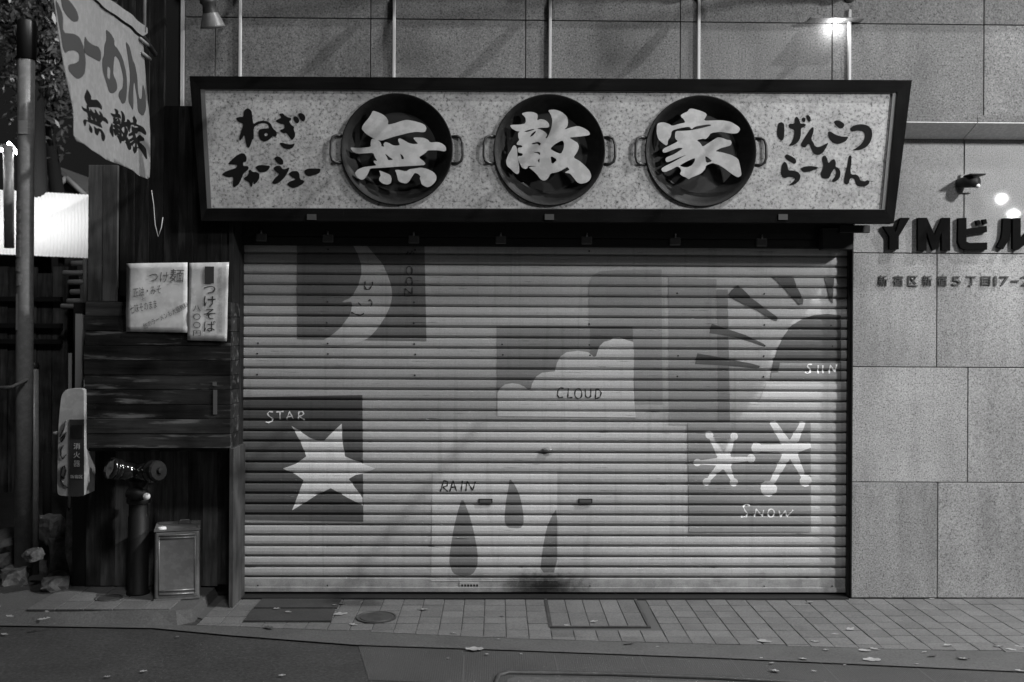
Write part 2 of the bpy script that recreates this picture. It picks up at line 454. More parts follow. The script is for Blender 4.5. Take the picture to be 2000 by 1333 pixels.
for x, z1 in ((-1.328, 3.15), (-.538, 3.15), (.266, 3.15), (1.037, 3.15), (1.822, 3.06)):
    box('conduit', x-.0078, x+.0078, -.018, -.0025, 2.45, z1, M['strip'], bld, .003)
# building name
nm = thing('building_name_sign', 'dark raised letters of the building name on the granite wall', 'sign', at(1860, 488, -.02))
def wall_glyph(name, polys, y0, thick, mat, parent, label=None):
    loops = [[at(x, y, y0) for x, y in P] for P in polys]
    o = solid(name, loops, Vector((0, thick, 0)), mat, parent)
    return o
Z8 = (1640, 160, .3452)
def z8(s): return [(Z8[0]+x*Z8[2], Z8[1]+y*Z8[2]) for x, y in pts(s)]
wall_glyph('letter', [z8('245,818 300,818 318,852 345,770 398,770 335,875 335,948 282,948 282,875')], -.024, .021, M['letter'], nm)
wall_glyph('letter', [z8('443,770 495,770 538,868 580,770 626,770 626,955 578,955 578,850 545,950 525,950 492,850 492,955 443,955')], -.024, .021, M['letter'], nm)
wall_glyph('letter', [z8('672,772 718,770 718,832 832,815 835,850 718,868 718,905 735,912 835,910 835,950 715,952 685,940 670,905')], -.024, .021, M['letter'], nm)
wall_glyph('letter', [z8('772,785 792,782 800,808 780,812')], -.024, .021, M['letter'], nm)
wall_glyph('letter', [z8('808,780 830,777 836,803 815,808')], -.024, .021, M['letter'], nm)
wall_glyph('letter', [z8('925,772 968,772 968,850 955,900 925,948 890,935 915,885 922,840')], -.024, .021, M['letter'], nm)
wall_glyph('letter', [z8('980,772 1025,772 1025,890 1060,850 1090,870 1050,920 1010,952 980,945')], -.024, .021, M['letter'], nm)
ad = thing('address_lettering', 'small dark address characters on the granite wall below the building name', 'lettering', at(1860, 560, -.01))
for ch, x0, x1, y0, y1 in (('新',1716,1734,538,559),('宿',1745,1764,538,559),('区',1774,1793,539,559),('新',1802,1821,538,559),('宿',1831,1850,538,559),
        ('5',1860,1877,540,558),('丁',1888,1907,540,559),('目',1917,1935,540,558),('1',1942,1947,540,558),('7',1953,1971,540,558),('-',1976,1990,548,550.5),('2',1994,2012,540,558),('1',2020,2026,540,558)):
    p, q = at(x0, y1, -.008), at(x1, y0, -.008)
    glyph_in_box('character', ch, p.x, q.x, p.z, q.z, -.009, M['letter2'], ad, .006)
# small security camera
camt = thing('security_camera', 'small security camera on a plate over the building name', 'camera', at(1886, 376, 0))
p, q = at(1873, 378, 0), at(1895, 342, 0)
box('mounting_plate', p.x, q.x, -.014, -.003, p.z, q.z, M['stone'], camt, .002)
c = at(1888, 356, -.05)
tube('housing', [c + Vector((-.025, .045, .0)), c + Vector((0, 0, .0)), c + Vector((.035, -.05, -.008))], [.022, .030, .027], M['black'], camt, 16)
box('visor', c.x-.015, c.x+.065, c.y-.075, c.y+.01, c.z+.026, c.z+.034, M['black'], camt, .003)
lathe('lens', [(0, .008), (.010, .006), (.013, 0)], c + Vector((.034, -.05, -.028)), (.3, -.8, -.5), M['white'], camt, 16)

# ------------------------------------------------------------------ the roller shutter
YS = .060                          # slat face plane
PITCH, ZB, NS = .0545, .0895, 35
SX0, SX1 = at(474.5, 820, YS).x, at(1653, 820, YS).x
PROF = [(0.0,.016),(.095,.016),(.11,.0035),(.27,-.0040),(.52,-.0055),(.86,-.0035),(.972,-.001),(.988,.016),(1.0,.016)]
def prof(t):
    for (a, ya), (b, yb) in zip(PROF[:-1], PROF[1:]):
        if t <= b: return ya + (yb-ya)*(t-a)/(b-a)
    return PROF[-1][1]
def slat_y(z):
    if z < ZB: return YS - .004
    return YS + prof(((z - ZB) / PITCH) % 1.0)
# painted steel, with scuffs along the slats, a soot stain low in the middle and dust
m = M['slat'] = material('shutter_paint', .33, .6, spec=.25); t = NT(m)
ge = t.n("ShaderNodeNewGeometry"); c = ge.outputs["Position"]
cl = t.ramp(t.noise(c, 1.3, 5, .6), [(.25, .86), (.75, 1.12)])
gr = t.ramp(t.noise(c, 170, 3, .7), [(.3, .84), (.7, 1.10)])
sx = t.n("ShaderNodeMapping"); sx.inputs["Scale"].default_value = (4.0, 1, 110); t.l(c, sx.inputs[0])
sc1 = t.ramp(t.noise(sx.outputs[0], 1.0, 6, .72), [(.335, .28), (.385, 1.0)])
rg = t.n("ShaderNodeMapping"); rg.inputs["Scale"].default_value = (.5, 1, 7); t.l(c, rg.inputs[0])
band = t.ramp(t.noise(rg.outputs[0], 1.5, 3, .6), [(.3, .94), (.7, 1.05)])
so = at(1064, 1146, YS)
sm = t.n("ShaderNodeMapping"); sm.inputs["Location"].default_value = (-so.x/.23, 0, -so.z/.085); sm.inputs["Scale"].default_value = (1/.23, 0, 1/.085); t.l(c, sm.inputs[0])
ln = t.n("ShaderNodeVectorMath", operation='LENGTH'); t.l(sm.outputs[0], ln.inputs[0])
dd = t.mul(t.mul(ln.outputs["Value"], t.mul(t.noise(c, 30, 6, .75), 1.1), 'ADD'), .4)
soot = t.ramp(dd, [(.30, .06), (.48, .35), (.62, .85), (.75, 1.0)])
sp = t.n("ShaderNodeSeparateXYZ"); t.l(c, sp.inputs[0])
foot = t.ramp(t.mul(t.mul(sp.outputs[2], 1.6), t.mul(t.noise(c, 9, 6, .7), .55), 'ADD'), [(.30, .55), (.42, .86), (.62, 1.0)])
dr = t.n("ShaderNodeMapping"); dr.inputs["Scale"].default_value = (22, 1, .9); t.l(c, dr.inputs[0])
drip = t.ramp(t.noise(dr.outputs[0], 1.0, 4, .6), [(.30, .84), (.44, 1.0)])
t.base(t.mul(t.mul(t.mul(t.mul(t.mul(t.mul(t.mul(cl, gr), sc1), band), soot), foot), drip), .34)); t.bump(t.mul(t.noise(c, 4, 3), t.mul(t.noise(c, 14, 3), .3), 'ADD'), .35, .010)
def paint(name, v):
    """mural paint: same wear as the slats"""
    m2 = M['slat'].copy(); m2.name = name
    for n in m2.node_tree.nodes:
        if n.type == 'MATH' and n.operation == 'MULTIPLY' and abs(n.inputs[1].default_value - .34) < 1e-6 and not n.inputs[1].is_linked: n.inputs[1].default_value = v
    return m2
BASE_PAINT = .47
for n in M['slat'].node_tree.nodes:
    if n.type == 'MATH' and abs(n.inputs[1].default_value - .34) < 1e-6 and not n.inputs[1].is_linked: BASE_NODE = n
shut = thing('roller_shutter', 'closed slatted roller shutter painted with star, moon, cloud, rain, sun and snow', 'shutter', ((SX0+SX1)/2, YS, 0))
V = []; n = len(PROF)
for xx in (SX0, SX1):
    V += [(xx, YS + y, t_*(PITCH-.0004)) for t_, y in PROF] + [(xx, YS+.022, PITCH-.0004), (xx, YS+.022, 0)]
k = n + 2
Fc = [(i, i+k, (i+1) % k + k, (i+1) % k) for i in range(k)] + [tuple(range(k)), tuple(range(2*k-1, k-1, -1))]
sm_ = mesh('slat', V, Fc); sm_.materials.append(M['slat'])
bmm = bmesh.new(); bmm.from_mesh(sm_); bmesh.ops.recalc_face_normals(bmm, faces=bmm.faces[:]); bmm.to_mesh(sm_); bmm.free()
for i in range(NS):
    obj('slat', sm_, None, shut, (random.uniform(-.0006,.0006), random.uniform(0,.0012), ZB + i*PITCH), (0, random.uniform(-.0003,.0003), 0))
bb = box('bottom_bar', SX0, SX1, YS-.003, YS+.03, .022, ZB-.001, M['slat'], shut, .003)
box('bottom_lip', SX0, SX1, YS-.010, YS-.0035, .016, .042, M['slat'], shut, .002)
rail_z = at(1657, 484, 0).z
box('guide_rail', SX1-.004, SX1+.012, YS-.035, YS-.010, .004, rail_z+.03, M['black'], shut)
box('guide_rail', SX1+.010, XS-.002, -.004, YS+.06, .004, rail_z+.03, M['darkmetal'], shut)
box('guide_rail', SX0-.035, SX0+.003, YS-.035, YS+.03, .004, 2.0, M['black'], shut)
# mural
LAYER = [0]
def mural(name, loops_px, mat, label=None):
    """a painted figure that follows the folds of the slats"""
    LAYER[0] += 1; lift = .0005 + .00009*LAYER[0]
    loops = []
    for P in loops_px:
        L = []
        for x, y in P:
            p = at(x, y, YS); L.append(Vector((min(max(p.x, SX0+.001), SX1-.001), 0, min(max(p.z, .024), ZB+33.9*PITCH))))
        loops.append(L)
    tris = tessellate_polygon(loops); flat = [p for l in loops for p in l]
    bm = bmesh.new(); vs = [bm.verts.new(p) for p in flat]
    for tr in tris:
        try: bm.faces.new([vs[i] for i in tr])
        except ValueError: pass
    z0, z1 = min(p.z for p in flat), max(p.z for p in flat)
    cuts = [ZB]
    for i in range(NS):
        for tt, _ in PROF[:-1]: cuts.append(ZB + (i+tt)*PITCH)
    for zc in cuts:
        if z0 < zc < z1:
            bmesh.ops.bisect_plane(bm, geom=bm.verts[:]+bm.edges[:]+bm.faces[:], dist=1e-6, plane_co=(0,0,zc), plane_no=(0,0,1))
    bmesh.ops.triangulate(bm, faces=bm.faces[:])
    for v in bm.verts: v.co.y = slat_y(v.co.z) - lift
    bmesh.ops.recalc_face_normals(bm, faces=bm.faces[:])
    me = bpy.data.meshes.new(name); bm.to_mesh(me); bm.free()
    o = obj(name, me, mat, shut)
    if label: o["label"] = label
    return o
def strokes(name, lines, width, mat, label=None):
    """hand lettering: each stroke a thin band of paint"""
    LAYER[0] += 1
    V = []; Fc = []; lift = .0007 + .00009*LAYER[0]
    for L in lines:
        P = []
        for a, b in zip(L[:-1], L[1:]):
            k = max(1, int(math.hypot(b[0]-a[0], b[1]-a[1]) / 1.2))
            P += [(a[0]+(b[0]-a[0])*i/k, a[1]+(b[1]-a[1])*i/k) for i in range(k)]
        P.append(L[-1])
        b0 = len(V)
        for i, (x, y) in enumerate(P):
            x0, y0 = P[max(i-1, 0)]; x1, y1 = P[min(i+1, len(P)-1)]
            d = math.hypot(x1-x0, y1-y0) or 1; nx_, ny_ = -(y1-y0)/d, (x1-x0)/d
            wd = width*1.2*(.8 + .3*math.sin(i*.7))
            for s in (-.5, .5):
                p = at(x+nx_*wd*s, y+ny_*wd*s, YS); V.append((p.x, min(slat_y(p.z), YS+.002)-lift, p.z))
        for i in range(len(P)-1):
            Fc.append((b0+2*i, b0+2*i+1, b0+2*i+3, b0+2*i+2))
    o = obj(name, mesh(name, V, Fc), mat, shut)
    if label: o["label"] = label
    return o
def circ(cx, cy, rx, ry, n=18): return [(cx+rx*math.cos(2*math.pi*i/n), cy+ry*math.sin(2*math.pi*i/n)) for i in range(n+1)]
def zz(lines, ox, oy, k): return [[(ox+x*k, oy+y*k) for x, y in (pts(l) if isinstance(l, str) else l)] for l in lines]
P_dark, P_navy, P_mid, P_grey = paint('mural_dark', .11), paint('mural_navy', .18), paint('mural_mid', .27), paint('mural_grey', .27)
P_light, P_pale, P_white, P_drop = paint('mural_light', .64), paint('mural_pale', .58), paint('mural_white', .76), paint('mural_drop', .22)
P_moon = paint('mural_moon', .50); P_bare = paint('mural_bare', .38); P_shade = paint('mural_shade', .33); P_shade2 = paint('mural_shade_deep', .25); P_shade_over = paint('mural_shade_overlap', .19)  # last three tones: cast shadows beside the cloud, painted into the mural
BASE_NODE.inputs[1].default_value = BASE_PAINT
M['chalk'] = material('white_paint_line', .85, .6); M['scrawl'] = material('black_paint_line', .02, .6)
mural('painted_panel_or_shadow', [[(580,470),(829,470),(833,667),(580,663)]], P_navy, 'dark panel behind the painted moon')
mural('painted_moon', [zoomed('1140,30 1270,30 1285,52 1345,125 1435,225 1480,325 1515,420 1530,500 1525,590 1500,670 1455,760 1385,865 1310,945 1240,985 1150,1015 1000,1027 880,1018 830,1006 860,970 920,940 1010,870 1090,770 1130,700 1140,600 1100,600 1050,605 1045,595 1130,560 1190,460 1215,390 1232,300 1225,225 1190,125', 460, 470, .2, 1)], P_moon)
mural('painted_panel_or_shadow', [[(473,776),(708,772),(710,1019),(473,1015)]], P_dark, 'dark panel behind the painted star')
mural('painted_star', [zoomed('305,200 345,225 400,262 440,280 480,282 520,240 577,188 580,280 595,365 640,385 690,405 760,432 690,460 655,465 615,488 650,535 690,590 690,632 600,585 518,538 440,575 380,615 308,658 340,575 370,495 330,465 258,432 330,405 385,365 355,290 325,235', 460, 760, .36, 0)], P_white)
mural('painted_panel_or_shadow', [[(1150,790),(1150,556),(1156,540),(1170,531),(1200,528),(1292,527),(1294,790)]], P_shade, 'round topped shadow painted beside the cloud')
mural('painted_panel_or_shadow', [[(1305,542),(1399,546),(1400,832),(1306,830)]], P_shade, 'painted shadow between cloud and sun')
mural('painted_panel_or_shadow', [[(1400,566),(1421,566),(1426,838),(1401,838)]], P_shade2, 'narrow upright painted shadow beside the sun rays')
mural('painted_panel_or_shadow', [[(970,638),(1236,638),(1241,817),(970,813)]], P_mid, 'grey panel behind the painted cloud')
mural('painted_panel_or_shadow', [[(1152,639),(1235,639),(1240,790),(1150,790)]], P_shade_over, 'painted shadow on the grey panel behind the top of the cloud')
mural('painted_cloud', [zoomed('398,1118 398,960 415,925 450,898 500,888 550,895 590,915 612,935 630,930 640,890 670,840 710,815 760,810 800,805 812,750 840,700 880,672 960,662 1030,672 1070,705 1085,700 1095,670 1110,630 1140,600 1185,588 1210,573 1250,570 1300,588 1345,600 1350,680 1348,900 1355,1030 1362,1128 800,1122', 860, 500, .28, 0)], P_light)
mural('painted_panel_or_shadow', [[(845,923),(1088,922),(1089,1118),(1089,1134),(842,1134)]], P_pale, 'pale panel behind the painted rain')
for s in ('205,820 235,890 260,980 280,1090 278,1150 255,1190 205,1203 160,1185 142,1140 145,1080 165,960 185,880', '433,725 465,770 485,820 500,900 500,950 485,968 420,965 407,930 415,840 428,770', '663,868 663,1180 580,1180 590,1080 610,970 635,910'):
    mural('painted_raindrop', [zoomed(s, 820, 640, .405, 1)], P_drop)
mural('painted_sun', [zoomed('680,1045 685,990 700,920 730,830 770,750 820,685 880,650 960,620 1050,612 1130,620 1172,635 1172,1045', 1300, 430, .3, 0)], P_dark)
mural('painted_panel_or_shadow', [zoomed('742,930 1136,930 1136,1045 680,1045 686,995 732,992', 1300, 430, .3, 0)], P_mid, 'lighter band across the foot of the painted sun')
for s in ('205,868 330,890 440,912 560,935 612,950 608,965 500,955 350,945 190,938', '298,675 400,710 520,750 640,808 635,820 560,795 450,765 350,745 283,738', '470,425 500,450 560,510 640,570 735,640 720,658 690,650 600,595 500,545 420,505 408,485 430,455', '690,372 830,372 850,430 895,520 890,550 865,553 820,505 770,450 720,400', '1030,378 1095,378 1090,450 1085,545 1065,520 1050,450'):
    mural('painted_sunray', [zoomed(s, 1300, 430, .3, 0)], P_dark)
mural('painted_panel_or_shadow', [zoomed('655,1066 1136,1066 1136,1186 605,1186', 1300, 430, .3, 0)], P_pale, 'pale patch below the painted sun')
mural('painted_panel_or_shadow', [zoomed('135,140 897,140 900,820 145,825', 1300, 780, .315, 0)], P_grey, 'grey panel behind the painted snow')
def flake(cx, cy, arms, wb):
    arms = sorted(arms, key=lambda a: math.atan2(a[1]-cy, a[0]-cx)); out = []
    for i, (ex, ey, r, we) in enumerate(arms):
        a = math.atan2(ey-cy, ex-cx); nx_, ny_ = -math.sin(a), math.cos(a)
        b = math.atan2(arms[i-1][1]-cy, arms[i-1][0]-cx)
        L = math.hypot(ex-cx, ey-cy); ux, uy = math.cos(a), math.sin(a)
        out.append((cx+ux*wb*1.1-nx_*wb*.55, cy+uy*wb*1.1-ny_*wb*.55))
        k = L - (r*.85 if r else 0)
        out.append((cx+ux*k-nx_*we, cy+uy*k-ny_*we))
        if r:
            for j in range(1, 10):
                th = a + math.pi + .45 + (2*math.pi-.9)*j/10
                out.append((ex+r*math.cos(th), ey+r*math.sin(th)))
        out.append((cx+ux*k+nx_*we, cy+uy*k+ny_*we))
        out.append((cx+ux*wb*1.1+nx_*wb*.55, cy+uy*wb*1.1+ny_*wb*.55))
    return [(1300+x*.315, 780+y*.315) for x, y in out]
mural('painted_snowflake', [flake(362, 385, [(270,222,25,12),(423,230,24,12),(195,392,24,13),(528,367,27,13),(253,512,25,12),(422,515,26,13)], 42)], P_white)
mural('painted_snowflake', [flake(770, 310, [(660,140,0,20),(852,140,0,15),(562,302,34,22),(898,285,0,14),(638,552,52,17),(866,505,38,15)], 50)], P_white)
mural('painted_panel_or_shadow', [[(1641.5,500),(1652.5,500),(1654,1128),(1643,1128)]], P_bare, 'bare strip at the end of the slats')
strokes('painted_word', zz(['205,125 185,122 175,135 185,148 203,160 200,175 180,182 165,178','222,125 262,122','243,124 243,165','278,165 295,122 315,162','283,150 310,148','342,165 345,125 365,122 372,135 360,145 345,147 375,168'], 460, 760, .36), 2.3, M['chalk'], 'the word STAR in white paint')
strokes('painted_word', zz(['860,925 838,920 820,940 815,970 828,990 855,985','893,925 888,990 922,988', circ(962,962,25,35),'1010,930 1012,980 1030,992 1048,980 1050,925','1085,930 1080,1000 1112,985 1122,955 1105,932 1085,930'], 860, 500, .28), 2.2, M['scrawl'], 'the word CLOUD in black paint')
strokes('painted_word', zz(['100,790 115,738 135,742 132,762 112,768 135,790','145,790 160,738 178,788','150,770 175,768','205,738 200,790','222,788 228,740 255,785 268,742'], 820, 640, .405), 2.2, M['scrawl'], 'the word RAIN in black paint')
strokes('painted_word', zz(['950,940 925,940 920,955 940,970 940,990 920,1000 905,990','990,945 990,1000','1020,945 1022,998','1062,1000 1070,945 1100,990 1110,940'], 1300, 430, .3), 2.5, M['chalk'], 'the word SUN in white paint')
strokes('painted_word', zz(['522,660 500,650 480,665 490,690 508,710 498,728 465,728','550,728 560,680 598,725 605,685', circ(652,705,20,25),'700,690 712,728 740,690 752,728 788,685'], 1300, 780, .315), 2.4, M['chalk'], 'the word SNOW in white paint')
strokes('painted_word', zz([circ(1698,295,30,42), circ(1700,400,30,40),'1650,540 1660,470 1725,530 1730,460'], 460, 470, .2), 1.5, M['scrawl'], 'the word MOON turned on its side in thin black paint')
strokes('painted_letter', zz(['1670,135 1685,110 1705,135 1725,105 1745,130'], 460, 470, .2), 1.5, M['scrawl'], 'first letter of the sideways word MOON')
strokes('painted_word', zz(['1268,400 1262,450 1280,480 1310,478 1335,440 1340,405','1200,608 1215,625 1230,640','1300,595 1315,578 1335,600 1330,630 1315,645','1130,700 1180,725 1225,732 1257,712'], 460, 470, .2), 1.8, M['scrawl'], 'small black strokes on the painted moon')
# lock, slots, label and rivets
c = at(1069, 879, YS-.012)
lathe('lock_handle', [(0, .012), (.014, .011), (.024, .006), (.028, 0), (.028, -.012)], (0,0,0), (0,-1,0), M['tin'], shut, 24)
lk = bpy.context.scene.objects['lock_handle']; lk.matrix_basis = Matrix.Translation(c) @ Matrix.Diagonal((1.05, 1, .42, 1))
for px in (948, 1145):
    p, q = at(px-14, 987, 0), at(px+14, 978, 0)
    f_ = box('letter_slot', p.x, q.x, YS-.012, YS+.0, p.z, q.z, M['darkmetal'], shut, .002)
    box('slot_flap', p.x+.006, q.x-.006, YS-.0145, YS-.0125, p.z+.005, q.z-.005, M['bead'], f_)
p, q = at(898, 1149, YS), at(936, 1137, YS)
lab = box('maker_label', p.x, q.x, YS-.0075, YS-.0032, p.z, q.z, M['plate'], shut)
for k_ in range(6):
    xx = p.x + .008 + (q.x-p.x-.016)*k_/5.5
    box('print_mark', xx, xx+.010, YS-.0085, YS-.0077, p.z+.010, q.z-.011, M['darkmetal'], lab)
rv = lathe('rivet', [(0, .003), (.003, .0024), (.0048, 0)], (0,0,0), (0,-1,0), M['darkmetal'], shut, 8); rvm = rv.data
W_done = False
for px in (504, 640, 810, 981, 1152, 1323, 1492, 1624):
    for py in (489, 580, 632, 668, 694, 728, 1149):
        if random.random() < .35: continue
        p = at(px+random.uniform(-1.5,1.5), py, YS); z = ZB + (math.floor((p.z-ZB)/PITCH)+.42)*PITCH if py < 1100 else .05
        if not W_done:
            rv.location = (p.x, slat_y(z)-.001, z); rv.matrix_basis = Matrix.Translation(rv.location); W_done = True
        else: obj('rivet', rvm, None, shut, (p.x, slat_y(z)-.001 if py < 1100 else YS-.0095, z))
# housing over the shutter
hous = thing('shutter_housing', 'black shutter box and bracket rail in the shade under the sign', 'shutter box', (0, .03, 1.84))
ZH = at(1000, 482, .03).z
box('box_panel', -1.33, XS-.004, .034, .20, ZH, 1.98, M['black'], hous)
box('box_panel', -1.33, XS-.004, .010, .033, ZH+.045, 2.30, M['black'], hous)
box('rail', SX0+.06, SX1-.02, .020, .033, ZH+.004, ZH+.040, M['darkmetal'], hous)
box('end_bracket', at(1606, 470, -.05).x, at(1667, 470, -.05).x, -.05, .009, at(1650, 488, -.05).z, at(1650, 447, -.05).z, M['black'], hous, .003)
box('bracket_arm', at(1640, 450, -.07).x, at(1699, 450, -.07).x, -.075, -.052, at(1650, 455, -.07).z, at(1650, 440, -.07).z, M['black'], hous, .002)
hk = boxmesh('hook_bracket', -.028, .028, -.018, .0, -.020, .022, .004); hk.materials.append(M['bead'])
for px, py in ((510,464),(640,466),(808,468),(978,469),(1146,470),(1319,472),(1488,474)):
    p = at(px, py, .005); b_ = obj('hook_bracket', hk, None, hous, (p.x, .0198, p.z))
    tube('bolt', [(p.x, .004, p.z+.018), (p.x, .004, p.z+.040)], .005, M['tin'], b_, 8)

# ------------------------------------------------------------------ the shop sign
YB, YF = -.212, -.228             # board face, frame face
sign = thing('shop_sign', 'wide black framed shop sign with three iron woks and brush lettering', 'sign', (.2, -.28, 1.95))
OC = [(370,149),(1781,157),(1746,436),(393,432)]; IC = [(391,173),(1753,180.5),(1731,410),(404,407.5)]
o3 = [at(x, y, YF) for x, y in OC]; i3 = [at(x, y, YF) for x, y in IC]
WK = [(775.5, 292.5), (1073, 294), (1368, 296)]
wc = [at(x, y, YB) for x, y in WK]; RW = 108.5/F*(YB-CAM.y)
board_out = [Vector((p.x, YB, p.z)) for p in [o + (i-o)*.6 for o, i in zip([at(x,y,YB) for x,y in OC],[at(x,y,YB) for x,y in IC])]]
holes = [[Vector((c_.x + (RW-.012)*math.cos(2*math.pi*k/56), YB, c_.z + (RW-.012)*math.sin(2*math.pi*k/56))) for k in range(56)] for c_ in wc]
solid('board', [board_out] + holes, Vector((0, .012, 0)), M['board'], sign)
for k in range(4):
    a, b = k, (k+1) % 4
    solid('frame_board', [[o3[a], o3[b], i3[b], i3[a]]], Vector((0, .060, 0)), M['frame'] if k % 2 == 0 else M['framez'], sign)
    ba, bb2 = i3[a], i3[b]; cen = (i3[0]+i3[2])/2
    ina, inb = ba + (cen-ba)*.012, bb2 + (cen-bb2)*.012
    solid('frame_bead', [[Vector((v.x, YF+.006, v.z)) for v in (ba, bb2, inb, ina)]], Vector((0, .0105, 0)), M['bead'], sign)
box('back_box', -1.30, o3[2].x-.06, -.160, -.052, at(1000, 425, -.2).z, at(1000, 185, -.2).z, M['black'], sign)
for px in (609, 1073, 1529):
    p, q = at(px-9, 430, YF), at(px+9, 419, YF)
    box('frame_tag', p.x, q.x, YF-.006, YF-.001, p.z, q.z, M['tag'], sign)
GL = {0: [['490,258 545,275 600,300 640,335 657,370 650,412 720,398 800,370 860,357 940,372 1020,395 1060,418 1072,450 1058,485 1035,493 960,487 880,500 800,520 720,540 650,562 590,583 540,578 470,545 410,505 370,460 375,430 400,390 445,340 470,300'],
          ['485,560 530,572 565,590 580,620 582,645 615,650 604,622 622,598 655,605 710,635 750,640 785,630 765,590 766,565 785,558 830,580 880,610 930,622 985,618 950,585 928,555 945,548 1040,552 1090,575 1112,605 1200,598 1250,620 1282,650 1286,690 1262,702 1200,688 1130,688 1085,690 1050,725 985,765 1040,805 1060,830 1050,848 960,855 860,860 760,865 640,875 560,880 460,885 445,920 420,970 395,1000 370,1010 335,995 305,960 297,930 330,895 390,870 460,862 520,855 525,845 500,820 500,800 540,805 510,760 495,715 400,722 320,726 275,705 247,665 255,657 340,665 470,652 465,620 470,580',
           '620,725 640,735 670,762 715,790 655,798 642,760', '785,725 810,740 832,780 800,787 795,755'],
          ['555,905 620,930 680,955 692,1000 685,1045 650,1062 600,1052 560,1020 558,990 575,965 570,940'],
          ['728,902 770,900 850,918 890,893 940,888 1010,875 1080,890 1150,925 1180,965 1178,1010 1150,1050 1110,1082 1075,1090 1020,1060 1012,1030 998,990 1008,975 985,945 945,932 920,965 880,1030 850,1050 800,1040 765,1020 752,960 745,935']],
      1: [['435,290 490,272 560,272 610,295 612,325 605,365 640,350 690,358 730,390 740,425 725,443 650,443 600,452 650,465 700,495 718,525 695,548 712,562 740,505 765,430 772,360 755,300 722,252 800,246 870,270 930,320 942,380 935,430 895,467 980,438 1050,424 1110,445 1165,480 1182,515 1160,528 1060,540 950,550 1000,580 1050,610 1060,660 1040,710 998,768 1060,800 1120,850 1175,910 1195,965 1180,1010 1140,1040 1080,1053 1040,1035 1005,990 965,940 905,932 930,915 960,900 935,867 890,895 830,925 750,940 730,985 700,1015 670,1018 640,1000 600,945 550,900 510,870 615,862 510,855 500,885 475,892 440,875 415,825 400,790 398,750 440,752 455,725 398,712 395,660 445,658 443,635 385,628 385,610 415,575 400,545 400,500 420,485 380,480 330,450 312,420 330,412 420,410 475,400 485,370 478,330',
           '458,486 520,466 575,455 578,463 500,490', '525,545 545,510 590,475 592,492 560,530', '545,612 620,595 650,615 630,640 610,614 550,627', '550,708 640,705 638,745 610,720', '610,800 635,770 630,830', '745,672 800,620 880,578 900,610 895,670 865,730 800,705', '750,745 828,790 765,845'],
          ['350,632 375,640 390,680 393,760 412,860 412,930 390,950 350,925 320,890 280,860 268,810 285,750 320,690']],
      2: [['240,405 270,388 320,385 375,405 405,425 480,402 550,388 530,350 492,312 530,285 570,270 590,240 620,235 680,250 740,270 775,290 780,310 745,368 850,365 940,362 1040,378 1100,415 1135,440 1142,465 1120,500 1080,508 1000,500 930,487 825,500 800,540 770,568 740,562 670,578 710,610 735,652 800,610 860,570 900,547 950,555 1000,575 1040,580 1052,605 1040,635 990,650 930,665 870,700 950,712 1050,740 1120,780 1135,830 1150,900 1158,960 1120,985 1060,950 980,890 920,850 885,838 840,825 770,855 765,890 720,940 650,970 610,985 585,1005 560,985 520,970 487,945 505,910 490,880 460,862 400,895 330,925 300,920 287,895 300,875 400,825 500,770 572,732 480,765 370,815 340,815 332,780 345,765 430,730 528,665 480,660 420,680 340,712 310,715 298,695 310,670 400,628 470,590 438,560 437,510 445,480 520,478 605,472 720,450 840,418 800,405 665,428 640,440 617,462 590,430 480,450 400,475 390,540 360,580 355,625 340,637 300,610 255,570 235,500',
           '485,855 560,810 655,768 650,810 620,850 570,875 520,870', '762,745 800,770 842,808 772,828']]}
WL = ('left wok, carrying the first brush character', 'middle wok, carrying the second brush character', 'right wok, carrying the third brush character')
for k, c_ in enumerate(wc):
    oc = Vector((c_.x, YB-.012, c_.z)); D = .130
    pr = [(RW-.010, .036), (RW+.002, .004), (RW+.001, -.002), (RW-.004, -.002)]
    for i in range(1, 15):
        tt = i/14; r = (RW-.006)*(1-tt*.999) ; pr.append((r, D*(1-(r/(RW-.006))**2.1)))
    wk = lathe('wok', pr, oc, (0, 1, 0), M['wok'], sign, 64); wk["label"] = WL[k]
    for s in (-1, 1):
        pp = [(s*(RW-.006), .014, .066), (s*(RW+.022), .006, .068), (s*(RW+.040), .0, .058), (s*(RW+.049), -.002, .030), (s*(RW+.050), -.002, -.03), (s*(RW+.043), .0, -.056), (s*(RW+.026), .006, -.067), (s*(RW-.006), .014, -.066)]
        tube('handle', [oc + Vector(p_) for p_ in pp], .0072, M['wokhandle'], wk, 8)
    ox = (640, 940, 1240)[k]
    for j, P in enumerate(GL[k]):
        yp = YB - .010
        loops = [[at(x, y, yp) for x, y in zoomed(s, ox, 170, .18, 1)] for s in P]
        solid('character_plate', loops, Vector((0, .006, 0)), M['plate'], wk)
        cc = sum((v for v in loops[0]), Vector())/len(loops[0])
    for dx_, dz_ in ((0, -.02), (.10, .0), (-.09, .01)):
        tube('standoff', [oc + Vector((dx_, .022, dz_)), oc + Vector((dx_, .112, dz_))], .005, M['wokhandle'], wk, 6)
